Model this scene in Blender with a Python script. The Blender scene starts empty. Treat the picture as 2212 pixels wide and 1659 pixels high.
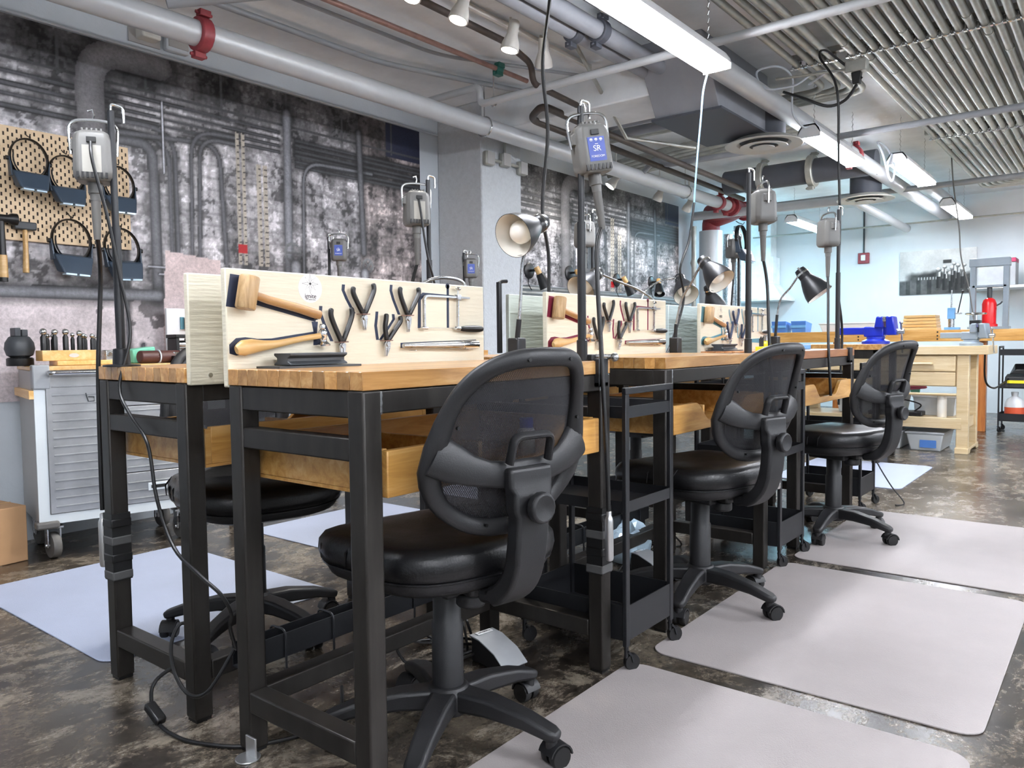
import bpy, math, random
import numpy as np
from mathutils import Vector as V, Matrix as MX

random.seed(7)
S = bpy.context.scene
COL = S.collection
PI = math.pi

# ---------------------------------------------------------------- camera
def _rot(yaw, pit, rol):
    f = V((math.cos(yaw)*math.cos(pit), math.sin(yaw)*math.cos(pit), math.sin(pit)))
    r = V((math.sin(yaw), -math.cos(yaw), 0)); u = r.cross(f)
    c, s = math.cos(rol), math.sin(rol)
    return r*c + u*s, u*c - r*s, f
_r, _u, _f = _rot(*[math.radians(a) for a in (38.43857, -3.06018, -0.65904)])
cam = bpy.data.objects.new('camera', bpy.data.cameras.new('camera'))
COL.objects.link(cam)
cam.matrix_world = MX(((_r.x, _u.x, -_f.x, 0), (_r.y, _u.y, -_f.y, 0), (_r.z, _u.z, -_f.z, .99), (0, 0, 0, 1)))
cam.data.sensor_width = 36; cam.data.lens = 1674.894/2212*36
cam.data.clip_start = .02; cam.data.clip_end = 60
S.camera = cam

# ---------------------------------------------------------------- world, view
w = bpy.data.worlds.new('world'); S.world = w; w.use_nodes = True
w.node_tree.nodes['Background'].inputs[0].default_value = (.75, .82, .9, 1)
w.node_tree.nodes['Background'].inputs[1].default_value = .0
S.view_settings.view_transform = 'Standard'; S.view_settings.look = 'None'
S.view_settings.gamma = 1; S.view_settings.use_curve_mapping = False
S.view_settings.exposure = 0.5
TUBE = 80.0          # emission of the fluorescent tubes
SPOT = 60.0          # watts of each track spot

# ---------------------------------------------------------------- materials
def lin(h):
    if not isinstance(h, str): return (*h, 1) if len(h) == 3 else h
    h = h.lstrip('#'); o = []
    for i in (0, 2, 4):
        c = int(h[i:i+2], 16)/255
        o.append(c/12.92 if c <= .04045 else ((c+.055)/1.055)**2.4)
    return (*o, 1)
def newmat(name):
    m = bpy.data.materials.new(name); m.use_nodes = True
    nt = m.node_tree
    return m, nt, nt.nodes['Principled BSDF']
def N(nt, t, **k):
    n = nt.nodes.new(t)
    for a, b in k.items():
        if a.startswith('_'): setattr(n, a[1:], b)
        else: n.inputs[a.replace('_', ' ')].default_value = b
    return n
def ramp(nt, stops):
    n = nt.nodes.new('ShaderNodeValToRGB'); e = n.color_ramp.elements
    while len(e) < len(stops): e.new(.5)
    for q, (p, c) in zip(e, stops): q.position = p; q.color = lin(c)
    return n
def coords(nt, scale=(1, 1, 1), kind='Object'):
    tc = nt.nodes.new('ShaderNodeTexCoord'); mp = nt.nodes.new('ShaderNodeMapping')
    mp.inputs['Scale'].default_value = scale
    nt.links.new(tc.outputs[kind], mp.inputs['Vector'])
    return mp
def mat(name, col, rough=.5, metal=0., var=.12, vs=6., bump=0., bs=60., spec=.5, rnd=0., coat=0., stretch=(1, 1, 1), rv=.08):
    m, nt, b = newmat(name); L = nt.links.new
    c = lin(col)
    mp = coords(nt, stretch)
    no = N(nt, 'ShaderNodeTexNoise', Scale=vs, Detail=5., Roughness=.6); L(mp.outputs[0], no.inputs['Vector'])
    rp = ramp(nt, [(.3, tuple(x*(1-var) for x in c[:3])), (.7, tuple(min(1, x*(1+var)) for x in c[:3]))])
    L(no.outputs['Fac'], rp.inputs[0]); out = rp.outputs[0]
    if rnd:
        oi = nt.nodes.new('ShaderNodeObjectInfo')
        mr = N(nt, 'ShaderNodeMapRange'); mr.inputs[3].default_value = 1-rnd; mr.inputs[4].default_value = 1+rnd
        L(oi.outputs['Random'], mr.inputs[0])
        hs = nt.nodes.new('ShaderNodeHueSaturation'); L(out, hs.inputs['Color']); L(mr.outputs[0], hs.inputs['Value']); out = hs.outputs[0]
    L(out, b.inputs['Base Color'])
    b.inputs['Metallic'].default_value = metal; b.inputs['Specular IOR Level'].default_value = spec
    mr2 = N(nt, 'ShaderNodeMapRange'); mr2.inputs[3].default_value = max(.02, rough-rv); mr2.inputs[4].default_value = min(1, rough+rv)
    L(no.outputs['Fac'], mr2.inputs[0]); L(mr2.outputs[0], b.inputs['Roughness'])
    if coat: b.inputs['Coat Weight'].default_value = coat; b.inputs['Coat Roughness'].default_value = .15
    if bump:
        n2 = N(nt, 'ShaderNodeTexNoise', Scale=bs, Detail=4.); L(mp.outputs[0], n2.inputs['Vector'])
        bp = N(nt, 'ShaderNodeBump', Strength=bump, Distance=.01); L(n2.outputs['Fac'], bp.inputs['Height']); L(bp.outputs[0], b.inputs['Normal'])
    return m
def emit(name, col, s):
    m, nt, b = newmat(name)
    b.inputs['Base Color'].default_value = lin('#ffffff'); b.inputs['Emission Color'].default_value = lin(col); b.inputs['Emission Strength'].default_value = s
    return m
def wood(name, a, b_, c, rnd=.12, axis=0, rough=.38, scale=9., coat=.2):
    m, nt, b = newmat(name); L = nt.links.new
    st = [scale*2.2]*3; st[axis] = scale*.18
    mp = coords(nt, tuple(st))
    oi = nt.nodes.new('ShaderNodeObjectInfo')
    ad = N(nt, 'ShaderNodeVectorMath', _operation='ADD'); L(mp.outputs[0], ad.inputs[0])
    mu = N(nt, 'ShaderNodeVectorMath', _operation='SCALE'); mu.inputs[0].default_value = (31, 17, 23); L(oi.outputs['Random'], mu.inputs['Scale']); L(mu.outputs[0], ad.inputs[1])
    no = N(nt, 'ShaderNodeTexNoise', Scale=1.6, Detail=6., Roughness=.65, Distortion=.6); L(ad.outputs[0], no.inputs['Vector'])
    rp = ramp(nt, [(.25, a), (.5, b_), (.75, c)]); L(no.outputs['Fac'], rp.inputs[0])
    mr = N(nt, 'ShaderNodeMapRange'); mr.inputs[3].default_value = 1-rnd; mr.inputs[4].default_value = 1+rnd; L(oi.outputs['Random'], mr.inputs[0])
    hs = nt.nodes.new('ShaderNodeHueSaturation'); L(rp.outputs[0], hs.inputs['Color']); L(mr.outputs[0], hs.inputs['Value'])
    L(hs.outputs[0], b.inputs['Base Color']); b.inputs['Roughness'].default_value = rough
    b.inputs['Coat Weight'].default_value = coat; b.inputs['Coat Roughness'].default_value = .12
    bp = N(nt, 'ShaderNodeBump', Strength=.12, Distance=.004); L(no.outputs['Fac'], bp.inputs['Height']); L(bp.outputs[0], b.inputs['Normal'])
    return m
def vcol(name, rough=.5, nscale=55., namt=.28, spec=.4):
    m, nt, b = newmat(name); L = nt.links.new
    at = N(nt, 'ShaderNodeVertexColor'); at.layer_name = 'Col'
    mp = coords(nt); no = N(nt, 'ShaderNodeTexNoise', Scale=nscale, Detail=6., Roughness=.7); L(mp.outputs[0], no.inputs['Vector'])
    mr = N(nt, 'ShaderNodeMapRange'); mr.inputs[1].default_value = .3; mr.inputs[2].default_value = .7; mr.inputs[3].default_value = 1-namt; mr.inputs[4].default_value = 1+namt
    L(no.outputs['Fac'], mr.inputs[0])
    hs = nt.nodes.new('ShaderNodeHueSaturation'); L(at.outputs[0], hs.inputs['Color']); L(mr.outputs[0], hs.inputs['Value'])
    L(hs.outputs[0], b.inputs['Base Color']); b.inputs['Roughness'].default_value = rough; b.inputs['Specular IOR Level'].default_value = spec
    return m
def floor_mat():
    m, nt, b = newmat('stained_concrete'); L = nt.links.new
    mp = coords(nt)
    def noise(s, d=8., r=.62, dist=0.): 
        n = N(nt, 'ShaderNodeTexNoise', Scale=s, Detail=d, Roughness=r, Distortion=dist); L(mp.outputs[0], n.inputs['Vector']); return n
    mp2 = coords(nt, (1.3, 1.9, 1)); mp2.inputs['Rotation'].default_value = (0, 0, .6)
    n1 = noise(1.1, 6., .6, .6)
    n2 = N(nt, 'ShaderNodeTexNoise', Scale=3.6, Detail=13., Roughness=.8, Distortion=.35); L(mp2.outputs[0], n2.inputs['Vector'])
    n3 = noise(48., 8., .75)
    r1 = ramp(nt, [(.30, '#0f0d0c'), (.46, '#302a26'), (.58, '#6c6356'), (.72, '#a39a89')])
    r2 = ramp(nt, [(.39, '#0b0a09'), (.48, '#332e29'), (.55, '#746b5f'), (.65, '#aaa191')])
    L(n1.outputs['Fac'], r1.inputs[0]); L(n2.outputs['Fac'], r2.inputs[0])
    mx = N(nt, 'ShaderNodeMixRGB'); mx.inputs[0].default_value = .62; L(r1.outputs[0], mx.inputs[1]); L(r2.outputs[0], mx.inputs[2])
    r3 = ramp(nt, [(.36, (.42, .41, .40)), (.62, (1.3, 1.28, 1.24))]); L(n3.outputs['Fac'], r3.inputs[0])
    m2 = N(nt, 'ShaderNodeMixRGB', _blend_type='MULTIPLY'); m2.inputs[0].default_value = .8; L(mx.outputs[0], m2.inputs[1]); L(r3.outputs[0], m2.inputs[2])
    L(m2.outputs[0], b.inputs['Base Color'])
    mr = N(nt, 'ShaderNodeMapRange'); mr.inputs[1].default_value = .3; mr.inputs[2].default_value = .7; mr.inputs[3].default_value = .14; mr.inputs[4].default_value = .36
    L(n2.outputs['Fac'], mr.inputs[0]); L(mr.outputs[0], b.inputs['Roughness'])
    bp = N(nt, 'ShaderNodeBump', Strength=.15, Distance=.004); L(n2.outputs['Fac'], bp.inputs['Height']); L(bp.outputs[0], b.inputs['Normal'])
    b.inputs['Specular IOR Level'].default_value = .6
    return m
def mesh_fabric():
    m, nt, b = newmat('black_mesh_fabric'); L = nt.links.new
    b.inputs['Base Color'].default_value = lin('#1c1c20'); b.inputs['Roughness'].default_value = .6
    mp = coords(nt, (1, 1, 1)); mp.inputs['Rotation'].default_value = (0, 0, 0)
    outs = []
    for rot in (.6, -.6):
        q = coords(nt, (1, 1, 1)); q.inputs['Rotation'].default_value = (0, rot, 0)
        wv = N(nt, 'ShaderNodeTexWave', Scale=95.); wv.bands_direction = 'X'; L(q.outputs[0], wv.inputs['Vector']); outs.append(wv.outputs['Fac'])
    mn = N(nt, 'ShaderNodeMath', _operation='MAXIMUM'); L(outs[0], mn.inputs[0]); L(outs[1], mn.inputs[1])
    gt = N(nt, 'ShaderNodeMapRange'); gt.inputs[1].default_value = .4; gt.inputs[2].default_value = .7; gt.inputs[3].default_value = .74; gt.inputs[4].default_value = 1.
    L(mn.outputs[0], gt.inputs[0]); L(gt.outputs[0], b.inputs['Alpha'])
    return m

MAT = dict(
    floor=floor_mat(), ceil=mat('painted_concrete', '#e2e7ea', .8, var=.12, vs=2.5, bump=.25, bs=18.),
    wall=mat('grey_wall_paint', '#c0c7cd', .6, var=.05, vs=2., bump=.15, bs=60.),
    wallw=mat('white_wall_paint', '#dde1e4', .6, var=.04, vs=2., bump=.1, bs=60.),
    stucco=mat('rough_grey_plaster', '#b9bdc0', .75, var=.07, vs=30., bump=.6, bs=70.),
    silver=mat('silver_pipe_paint', '#bcbfc2', .42, .25, var=.05), galv=mat('galvanised_conduit', '#a9aaa3', .48, .55, var=.16, vs=14., rnd=.1),
    pipew=mat('pale_grey_pipe', '#b9bcbe', .45, .1, var=.05), pipeg=mat('grey_pipe', '#94979b', .5, .2, var=.1), iron=mat('dark_iron_pipe', '#4a423d', .55, .3, var=.25, vs=20.),
    copper=mat('copper_pipe', '#8d6d64', .4, .35, var=.25, vs=20.), red=mat('red_enamel', '#8d343b', .5, var=.2, vs=30.), redjack=mat('bright_red_paint', '#d6151c', .3, var=.06),
    steel=mat('raw_black_steel', '#2e2b28', .4, .45, var=.3, vs=9., stretch=(3, 3, .6), rnd=.08), blk=mat('black_powder_coat', '#1b1c1f', .4, .1, var=.1), cart=mat('black_cart_steel', '#1e1f22', .42, .2, var=.1),
    plastic=mat('black_plastic', '#19191b', .48, var=.14, vs=25., bump=.08, bs=400.), leather=mat('black_leather', '#101012', .36, var=.1, vs=20., bump=.1, bs=180., spec=.4),
    fabric=mesh_fabric(), plabel=mat('aged_paper_label', '#a9a69d', .6), rubber=mat('black_rubber', '#0d0d0e', .42, var=.1), chrome=mat('chrome', '#d8d8d8', .12, 1., var=.05), bsteel=mat('brushed_steel', '#b9babb', .28, 1., var=.12, vs=10., stretch=(.4, 6, 6)),
    alum=mat('aluminium', '#cfcfcf', .3, .9, var=.06), mgrey=mat('motor_grey_plastic', '#676663', .45, var=.07), mblue=mat('label_blue', '#1f3f9c', .35, var=.04), white=mat('white_enamel', '#ecedee', .35, var=.03),
    ink=mat('black_ink', '#151515', .5), board=mat('cream_painted_board', '#e3dbc5', .5, var=.05, vs=3., bump=.2, bs=26., stretch=(.35, 1, 4)), boardg=mat('pale_green_painted_board', '#cfd8cd', .5, var=.05, bump=.25, bs=24., stretch=(.35, 1, 4)), boardt=mat('pale_teal_painted_board', '#bfcfcf', .5, var=.05, bump=.3, bs=24., stretch=(.4, 1, 3)),
    navy=mat('navy_silhouette_paint', '#1d2a44', .5, var=.2), maroon=mat('maroon_silhouette_paint', '#7a1c3a', .5, var=.2), teal=mat('teal_silhouette_paint', '#5d93a3', .5, var=.15),
    block=wood('butcher_block', '#84561f', '#b08045', '#d0a76e', .34, coat=.5), block2=wood('butcher_block_red', '#86481f', '#b07040', '#cc9564', .28), tray=wood('honey_oak', '#a06c2c', '#c7954e', '#deb478', .1),
    pale=wood('pale_hardwood', '#c4a878', '#d8c198', '#e6d5b2', .06, axis=1), pine=wood('pine_board', '#c7974f', '#dcb070', '#eacb95', .12, axis=1), beamw=wood('honey_beam', '#a5732f', '#c8954e', '#dcb074', .08, axis=1), dwood=wood('reddish_wood', '#8a4a1e', '#b06a32', '#c98a4e', .08, axis=2),
    mallet=wood('rawhide', '#7d6140', '#a8875c', '#c4a67c', .12, axis=2, rough=.5, scale=22.), handle=wood('hickory_handle', '#8a6236', '#a87c4c', '#bf9766', .1), handle2=wood('ash_handle', '#b58a4c', '#cda468', '#dfbd88', .1),
    mat_=mat('grey_chair_mat', '#a39c9a', .6, var=.05, vs=5., bump=.25, bs=260.), mat2=mat('cool_grey_chair_mat', '#a9b2c8', .6, var=.04, vs=5., bump=.25, bs=260.), peg=mat('tan_pegboard', '#d9bf9c', .6, var=.03), hole=mat('dark_slot', '#2a2019', .8),
    visor=mat('slate_blue_plastic', '#374452', .4, var=.08), lens=mat('pale_lens', '#bcd4e4', .12, .2), card=mat('cardboard', '#b08a64', .8, var=.06), cabg=mat('grey_cabinet_paint', '#a3a19e', .4, .1, var=.03), cabw=mat('pale_cabinet_trim', '#d3dadd', .4, var=.03), stain=mat('stainless_sheet', '#b2b4b6', .34, .6, var=.2, vs=5.),
    cream=mat('cream_enamel', '#e8e4da', .35, var=.02), bulb=mat('frosted_bulb', '#f2efe6', .3), tin=mat('grey_tin_sticker', '#8f8c84', .5), plasticg=mat('grey_plastic', '#9a9da0', .5), vblue=mat('blue_vise_enamel', '#1c2fae', .3, var=.1), lblue=mat('light_blue_plastic', '#6fa8dc', .4), bbin=mat('blue_bin_plastic', '#4f7fc8', .45),
    vgrey=mat('grey_vise_enamel', '#838f99', .4, var=.08), clearp=mat('cloudy_plastic', '#c9ced0', .35, var=.04), jug=mat('white_jug', '#d9dbdd', .4), jlab=mat('orange_red_label', '#c9512e', .5), yellow=mat('yellow_plastic', '#e8d92b', .45), pink=mat('pink_hose', '#c9667e', .5), green=mat('mint_green_plastic', '#7fd0b0', .5), dgreen=mat('dark_green_valve', '#1f5a50', .5), tube=emit('fluorescent_tube', '#f4f7ff', TUBE), hot=emit('lit_spot_lens', '#fff6e6', 60.), bluetube=emit('cool_fluorescent_tube', '#a9def4', TUBE),
    mural=vcol('printed_mural', .5), poster=vcol('printed_poster', .45, 40., .08), corr=mat('corrugated_galvanised', '#b7bbbd', .3, .8, var=.12, vs=8.), duct=mat('grey_duct_paint', '#8e9197', .55, .1, var=.08), ductd=mat('dark_duct_paint', '#4a4d55', .6, var=.1), ventw=mat('offwhite_vent', '#c9c7c0', .5, var=.05), sleeve=mat('grey_rubber_sleeve', '#5d5b58', .55), gwire=mat('bright_wire', '#d5d6d6', .2, 1.), cordw=mat('pale_cord', '#c4ccd4', .45), cordb=mat('pale_blue_cord', '#7ea3c0', .45), hood=mat('white_hood', '#eef2f3', .4), velcro=mat('grey_velcro', '#4d4d4d', .9), book=mat('magenta_book', '#a81f4f', .5), brown=mat('dark_brown_leather', '#4a2722', .5, var=.15), slate=mat('dark_slate', '#3a3d40', .5),
)

# ---------------------------------------------------------------- mesh helpers
class G:
    def __init__(s): s.v = []; s.f = []
    def add(s, vs, fs, mx=None):
        b = len(s.v)
        s.v += [tuple(mx @ V(p)) if mx is not None else tuple(p) for p in vs]
        s.f += [tuple(b+i for i in f) for f in fs]
        return s
    def box(s, a, b, mx=None):
        x0, y0, z0 = a; x1, y1, z1 = b
        return s.add([(x0,y0,z0),(x1,y0,z0),(x1,y1,z0),(x0,y1,z0),(x0,y0,z1),(x1,y0,z1),(x1,y1,z1),(x0,y1,z1)],
                     [(0,3,2,1),(4,5,6,7),(0,1,5,4),(1,2,6,5),(2,3,7,6),(3,0,4,7)], mx)
    def hexa(s, bot, top, mx=None):   # 4 bottom + 4 top points, ccw from above
        return s.add(list(bot)+list(top), [(0,3,2,1),(4,5,6,7),(0,1,5,4),(1,2,6,5),(2,3,7,6),(3,0,4,7)], mx)
    def cyl(s, p, q, r, r2=None, n=14):
        return s.tube([p, q], [r, r if r2 is None else r2], n)
    def tube(s, pts, r, n=8, closed=False, flat=None, up=None):
        P = [V(p) for p in pts]; m = len(P)
        if not isinstance(r, (list, tuple)): r = [r]*m
        T = []
        for i in range(m):
            if closed: t = P[(i+1) % m]-P[i-1]
            else: t = P[min(i+1, m-1)]-P[max(i-1, 0)]
            T.append(t.normalized() if t.length > 1e-9 else V((0, 0, 1)))
        nrm = V(up) if up else (V((0, 0, 1)) if abs(T[0].z) < .9 else V((1, 0, 0)))
        nrm = (nrm-T[0]*nrm.dot(T[0])).normalized()
        vs = []; fs = []
        for i in range(m):
            if up: nrm = V(up)
            nn = nrm-T[i]*nrm.dot(T[i])
            if nn.length > 1e-6: nrm = nn.normalized()
            bi = T[i].cross(nrm)
            a, b = (r[i], r[i]) if flat is None else (r[i]*flat[0], r[i]*flat[1])
            for k in range(n):
                t = 2*PI*k/n
                vs.append(P[i]+nrm*(a*math.cos(t))+bi*(b*math.sin(t)))
        for i in range(m if closed else m-1):
            j = (i+1) % m
            for k in range(n):
                l = (k+1) % n
                fs.append((i*n+k, i*n+l, j*n+l, j*n+k))
        if not closed:
            fs.append(tuple(range(n-1, -1, -1))); fs.append(tuple((m-1)*n+k for k in range(n)))
        return s.add(vs, fs)
    def bar(s, pts, w, h, up=(0, 0, 1)):    # rectangular section swept along a path
        P = [V(p) for p in pts]; m = len(P); vs = []; fs = []
        if not isinstance(w, (list, tuple)): w = [w]*m
        if not isinstance(h, (list, tuple)): h = [h]*m
        for i in range(m):
            t = (P[min(i+1, m-1)]-P[max(i-1, 0)]).normalized()
            a = t.cross(V(up)); a = a.normalized() if a.length > 1e-6 else V((1, 0, 0)); b = a.cross(t)
            for sx, sy in ((-1,-1),(1,-1),(1,1),(-1,1)): vs.append(P[i]+a*(sx*w[i]/2)+b*(sy*h[i]/2))
        for i in range(m-1):
            for k in range(4):
                l = (k+1) % 4; fs.append((i*4+k, i*4+l, i*4+4+l, i*4+4+k))
        fs += [(3,2,1,0), tuple(m*4-4+k for k in range(4))]
        return s.add(vs, fs)
    def lathe(s, prof, n=20, mx=None, loop=False):
        vs = []; fs = []; m = len(prof)
        for r, z in prof:
            for k in range(n):
                t = 2*PI*k/n; vs.append((r*math.cos(t), r*math.sin(t), z))
        for i in range(m-1):
            for k in range(n):
                l = (k+1) % n; fs.append((i*n+k, i*n+l, (i+1)*n+l, (i+1)*n+k))
        if loop: fs += [((m-1)*n+k, (m-1)*n+(k+1) % n, (k+1) % n, k) for k in range(n)]
        else: fs.append(tuple(range(n-1, -1, -1))); fs.append(tuple((m-1)*n+k for k in range(n)))
        return s.add(vs, fs, mx)
    def prism(s, poly, h, mx=None):
        n = len(poly)
        vs = [(x, y, 0) for x, y in poly]+[(x, y, h) for x, y in poly]
        fs = [tuple(range(n-1, -1, -1)), tuple(range(n, 2*n))]+[(i, (i+1) % n, n+(i+1) % n, n+i) for i in range(n)]
        return s.add(vs, fs, mx)
    def ball(s, c, r, n=12, sc=(1, 1, 1)):
        pr = [(max(1e-4, math.sin(PI*i/8)), -math.cos(PI*i/8)) for i in range(9)]
        return s.lathe(pr, n, MX.Translation(V(c)) @ MX.Diagonal((r*sc[0], r*sc[1], r*sc[2], 1)))
ORG = {}
def to(frm, d):   # matrix with local z along d
    return MX.Translation(V(frm)) @ V(d).to_track_quat('Z', 'Y').to_matrix().to_4x4()
def obj(name, g, m, parent=None, bev=0, sharp=40, w=False, seg=2):
    me = bpy.data.meshes.new(name)
    vs = [V(p) for p in g.v]; loc = V((0, 0, 0))
    if parent is None:
        xs, ys, zs = zip(*[tuple(p) for p in vs])
        loc = V(((min(xs)+max(xs))/2, (min(ys)+max(ys))/2, min(zs)))
        vs = [p-loc for p in vs]
    me.from_pydata([tuple(p) for p in vs], [], g.f); me.validate(); me.update()
    me.polygons.foreach_set('use_smooth', [True]*len(me.polygons))
    me.set_sharp_from_angle(angle=math.radians(sharp))
    me.materials.append(MAT[m] if isinstance(m, str) else m)
    o = bpy.data.objects.new(name, me); COL.objects.link(o)
    o.location = loc; ORG[o.name] = loc.copy()
    if parent is not None:
        o.parent = parent
        if w: o.location = -ORG[parent.name]; ORG[o.name] = V((0, 0, 0))
        else: ORG[o.name] = ORG[parent.name].copy()
    if bev:
        b = o.modifiers.new('bevel', 'BEVEL'); b.width = bev; b.segments = seg; b.limit_method = 'ANGLE'; b.angle_limit = math.radians(40)
    return o
def tag(o, label=None, cat=None, group=None, kind=None):
    for k, v in (('label', label), ('category', cat), ('group', group), ('kind', kind)):
        if v: o[k] = v
    return o
def thing(name, label, cat, loc=(0, 0, 0), rz=0, group=None):
    o = bpy.data.objects.new(name, None); COL.objects.link(o); o.empty_display_size = .05
    o.location = loc; o.rotation_euler = (0, 0, rz); ORG[o.name] = V(loc)
    return tag(o, label, cat, group)
def copy_tree(o, parent=None):
    c = o.copy(); COL.objects.link(c); c.parent = parent
    for ch in o.children: copy_tree(ch, c)
    return c
def struct(name, g, m, bev=0): return tag(obj(name, g, m, bev=bev), kind='structure')
def box1(a, b): return G().box(a, b)
def arc(c, r, a0, a1, n=8, plane='xz'):
    o = []
    for i in range(n+1):
        t = a0+(a1-a0)*i/n; p, q = r*math.cos(t), r*math.sin(t)
        o.append({'xz': (c[0]+p, c[1], c[2]+q), 'xy': (c[0]+p, c[1]+q, c[2]), 'yz': (c[0], c[1]+p, c[2]+q)}[plane])
    return o
def smooth(pts, n=6):   # Catmull-Rom
    P = [V(p) for p in pts]; o = []
    for i in range(len(P)-1):
        a, b, c, d = P[max(i-1, 0)], P[i], P[i+1], P[min(i+2, len(P)-1)]
        for k in range(n):
            t = k/n
            o.append(.5*((2*b)+(c-a)*t+(2*a-5*b+4*c-d)*t*t+(3*b-a-3*c+d)*t**3))
    return o+[P[-1]]
def bend(pts, r=.1, n=6):   # polyline with rounded corners
    P = [V(p) for p in pts]; o = [P[0]]
    for i in range(1, len(P)-1):
        a, b, c = P[i-1], P[i], P[i+1]
        k = min(r, (a-b).length*.49, (c-b).length*.49)
        p, q = b+(a-b).normalized()*k, b+(c-b).normalized()*k
        for j in range(n+1):
            t = j/n; o.append(p*(1-t)**2+b*2*t*(1-t)+q*t*t)
    return o+[P[-1]]
def text(s, size, m, parent, mx, name='lettering', ext=.0004):
    cu = bpy.data.curves.new('t', 'FONT'); cu.body = s; cu.size = size; cu.align_x = 'CENTER'; cu.align_y = 'CENTER'; cu.extrude = ext
    to_ = bpy.data.objects.new('t', cu); COL.objects.link(to_)
    dg = bpy.context.evaluated_depsgraph_get(); me = bpy.data.meshes.new_from_object(to_.evaluated_get(dg))
    bpy.data.objects.remove(to_); bpy.data.curves.remove(cu)
    me.materials.clear(); me.materials.append(MAT[m])
    o = bpy.data.objects.new(name, me); COL.objects.link(o); o.parent = parent; o.matrix_local = mx; ORG[o.name] = V((0, 0, 0))
    return o
def raster(name, W, H, img, mx, m, parent=None):   # flat printed sheet; img[rows from bottom, cols] rgb linear
    h, w_ = img.shape[:2]
    xs = np.linspace(0, W, w_); ys = np.linspace(0, H, h)
    X, Y = np.meshgrid(xs, ys)
    co = np.stack([X, np.zeros_like(X), Y], -1).reshape(-1, 3)
    idx = np.arange(h*w_).reshape(h, w_)
    q = np.stack([idx[:-1, :-1], idx[:-1, 1:], idx[1:, 1:], idx[1:, :-1]], -1).reshape(-1, 4)
    me = bpy.data.meshes.new(name)
    me.vertices.add(len(co)); me.vertices.foreach_set('co', co.astype(np.float32).ravel())
    me.loops.add(q.size); me.loops.foreach_set('vertex_index', q.astype(np.int32).ravel())
    me.polygons.add(len(q)); me.polygons.foreach_set('loop_start', np.arange(0, q.size, 4, dtype=np.int32))
    me.update(calc_edges=True)
    at = me.color_attributes.new('Col', 'FLOAT_COLOR', 'POINT')
    at.data.foreach_set('color', np.concatenate([np.clip(img, 0, 1).reshape(-1, 3), np.ones((h*w_, 1))], 1).astype(np.float32).ravel())
    me.materials.append(MAT[m])
    o = bpy.data.objects.new(name, me); COL.objects.link(o); o.matrix_local = mx; o.parent = parent
    ORG[o.name] = V((0, 0, 0))
    return o

# ================================================================ the setting
struct('floor', box1((-3, -4, -.1), (12.2, 7.2, 0)), 'floor')
struct('ceiling', box1((-3, -4, 2.86), (12.2, 7.2, 3.0)), 'ceil')
struct('wall_back', box1((-3, 4.42, 0), (10.0, 4.6, 2.86)), 'wall')
struct('wall_recess', box1((9.82, 4.6, 0), (10.0, 7.0, 2.86)), 'wallw')
struct('wall_recess_end', box1((9.82, 7.0, 0), (12.0, 7.2, 2.86)), 'wallw')
struct('wall_far', box1((11.8, -4, 0), (12.0, 7.0, 2.86)), 'wallw')
struct('wall_right', box1((-3, -4.2, 0), (12.0, -4, 2.86)), 'wallw')
struct('wall_near', box1((-3.2, -4, 0), (-3, 4.42, 2.86)), 'wallw')
struct('column', box1((4.63, 3.95, 0), (5.13, 4.42, 2.86)), 'stucco', bev=.012)
struct('ceiling_beam', box1((4.63, 2.1, 2.6), (5.13, 3.95, 2.86)), 'ceil', bev=.01)
struct('trim_1', box1((-3, 4.405, 2.66), (4.63, 4.42, 2.675)), 'wall', bev=.004)
# horizontal corrugated wainscot under the far mural
g = G(); zs = [i*.0105 for i in range(int(1.53/.0105)+1)]
vs = []; fs = []
for z in zs:
    y = 4.405+.008*math.cos(z/.042*2*PI); vs += [(5.13, y, z), (8.93, y, z), (8.93, 4.419, z), (5.13, 4.419, z)]
for i in range(len(zs)-1): fs += [(4*i, 4*i+1, 4*i+5, 4*i+4)]
fs += [tuple(4*i+1 for i in range(len(zs)))+tuple(4*i+2 for i in range(len(zs)-1, -1, -1))]
fs += [(4*(len(zs)-1), 4*(len(zs)-1)+1, 4*(len(zs)-1)+2, 4*(len(zs)-1)+3)]
g.add(vs, fs)
struct('trim_2', g, 'corr')

# ---------------------------------------------------------------- printed murals
def vnoise(h, w_, cy, cx, rs):
    a = rs.random((cy+2, cx+2)); y = np.linspace(0, cy, h); x = np.linspace(0, cx, w_)
    yi = y.astype(int); xi = x.astype(int); fy = (y-yi)[:, None]; fx = (x-xi)[None, :]
    fy = fy*fy*(3-2*fy); fx = fx*fx*(3-2*fx)
    A = a[yi][:, xi]; B = a[yi][:, xi+1]; C = a[yi+1][:, xi]; D = a[yi+1][:, xi+1]
    return A*(1-fy)*(1-fx)+B*(1-fy)*fx+C*fy*(1-fx)+D*fy*fx
def fract(h, w_, cy, cx, rs, o=5):
    r = np.zeros((h, w_)); s = 0
    for k in range(o):
        a = .6**k; r += a*vnoise(h, w_, min(h-2, cy*2**k), min(w_-2, cx*2**k), rs); s += a
    return r/s
def seg_dist(D, Z, path):
    best = np.full(D.shape, 9.)
    for (a, b), (c, d) in zip(path[:-1], path[1:]):
        vx, vz = c-a, d-b; L2 = vx*vx+vz*vz+1e-12
        t = np.clip(((D-a)*vx+(Z-b)*vz)/L2, 0, 1)
        best = np.minimum(best, np.hypot(D-a-t*vx, Z-b-t*vz))
    return best
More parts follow.
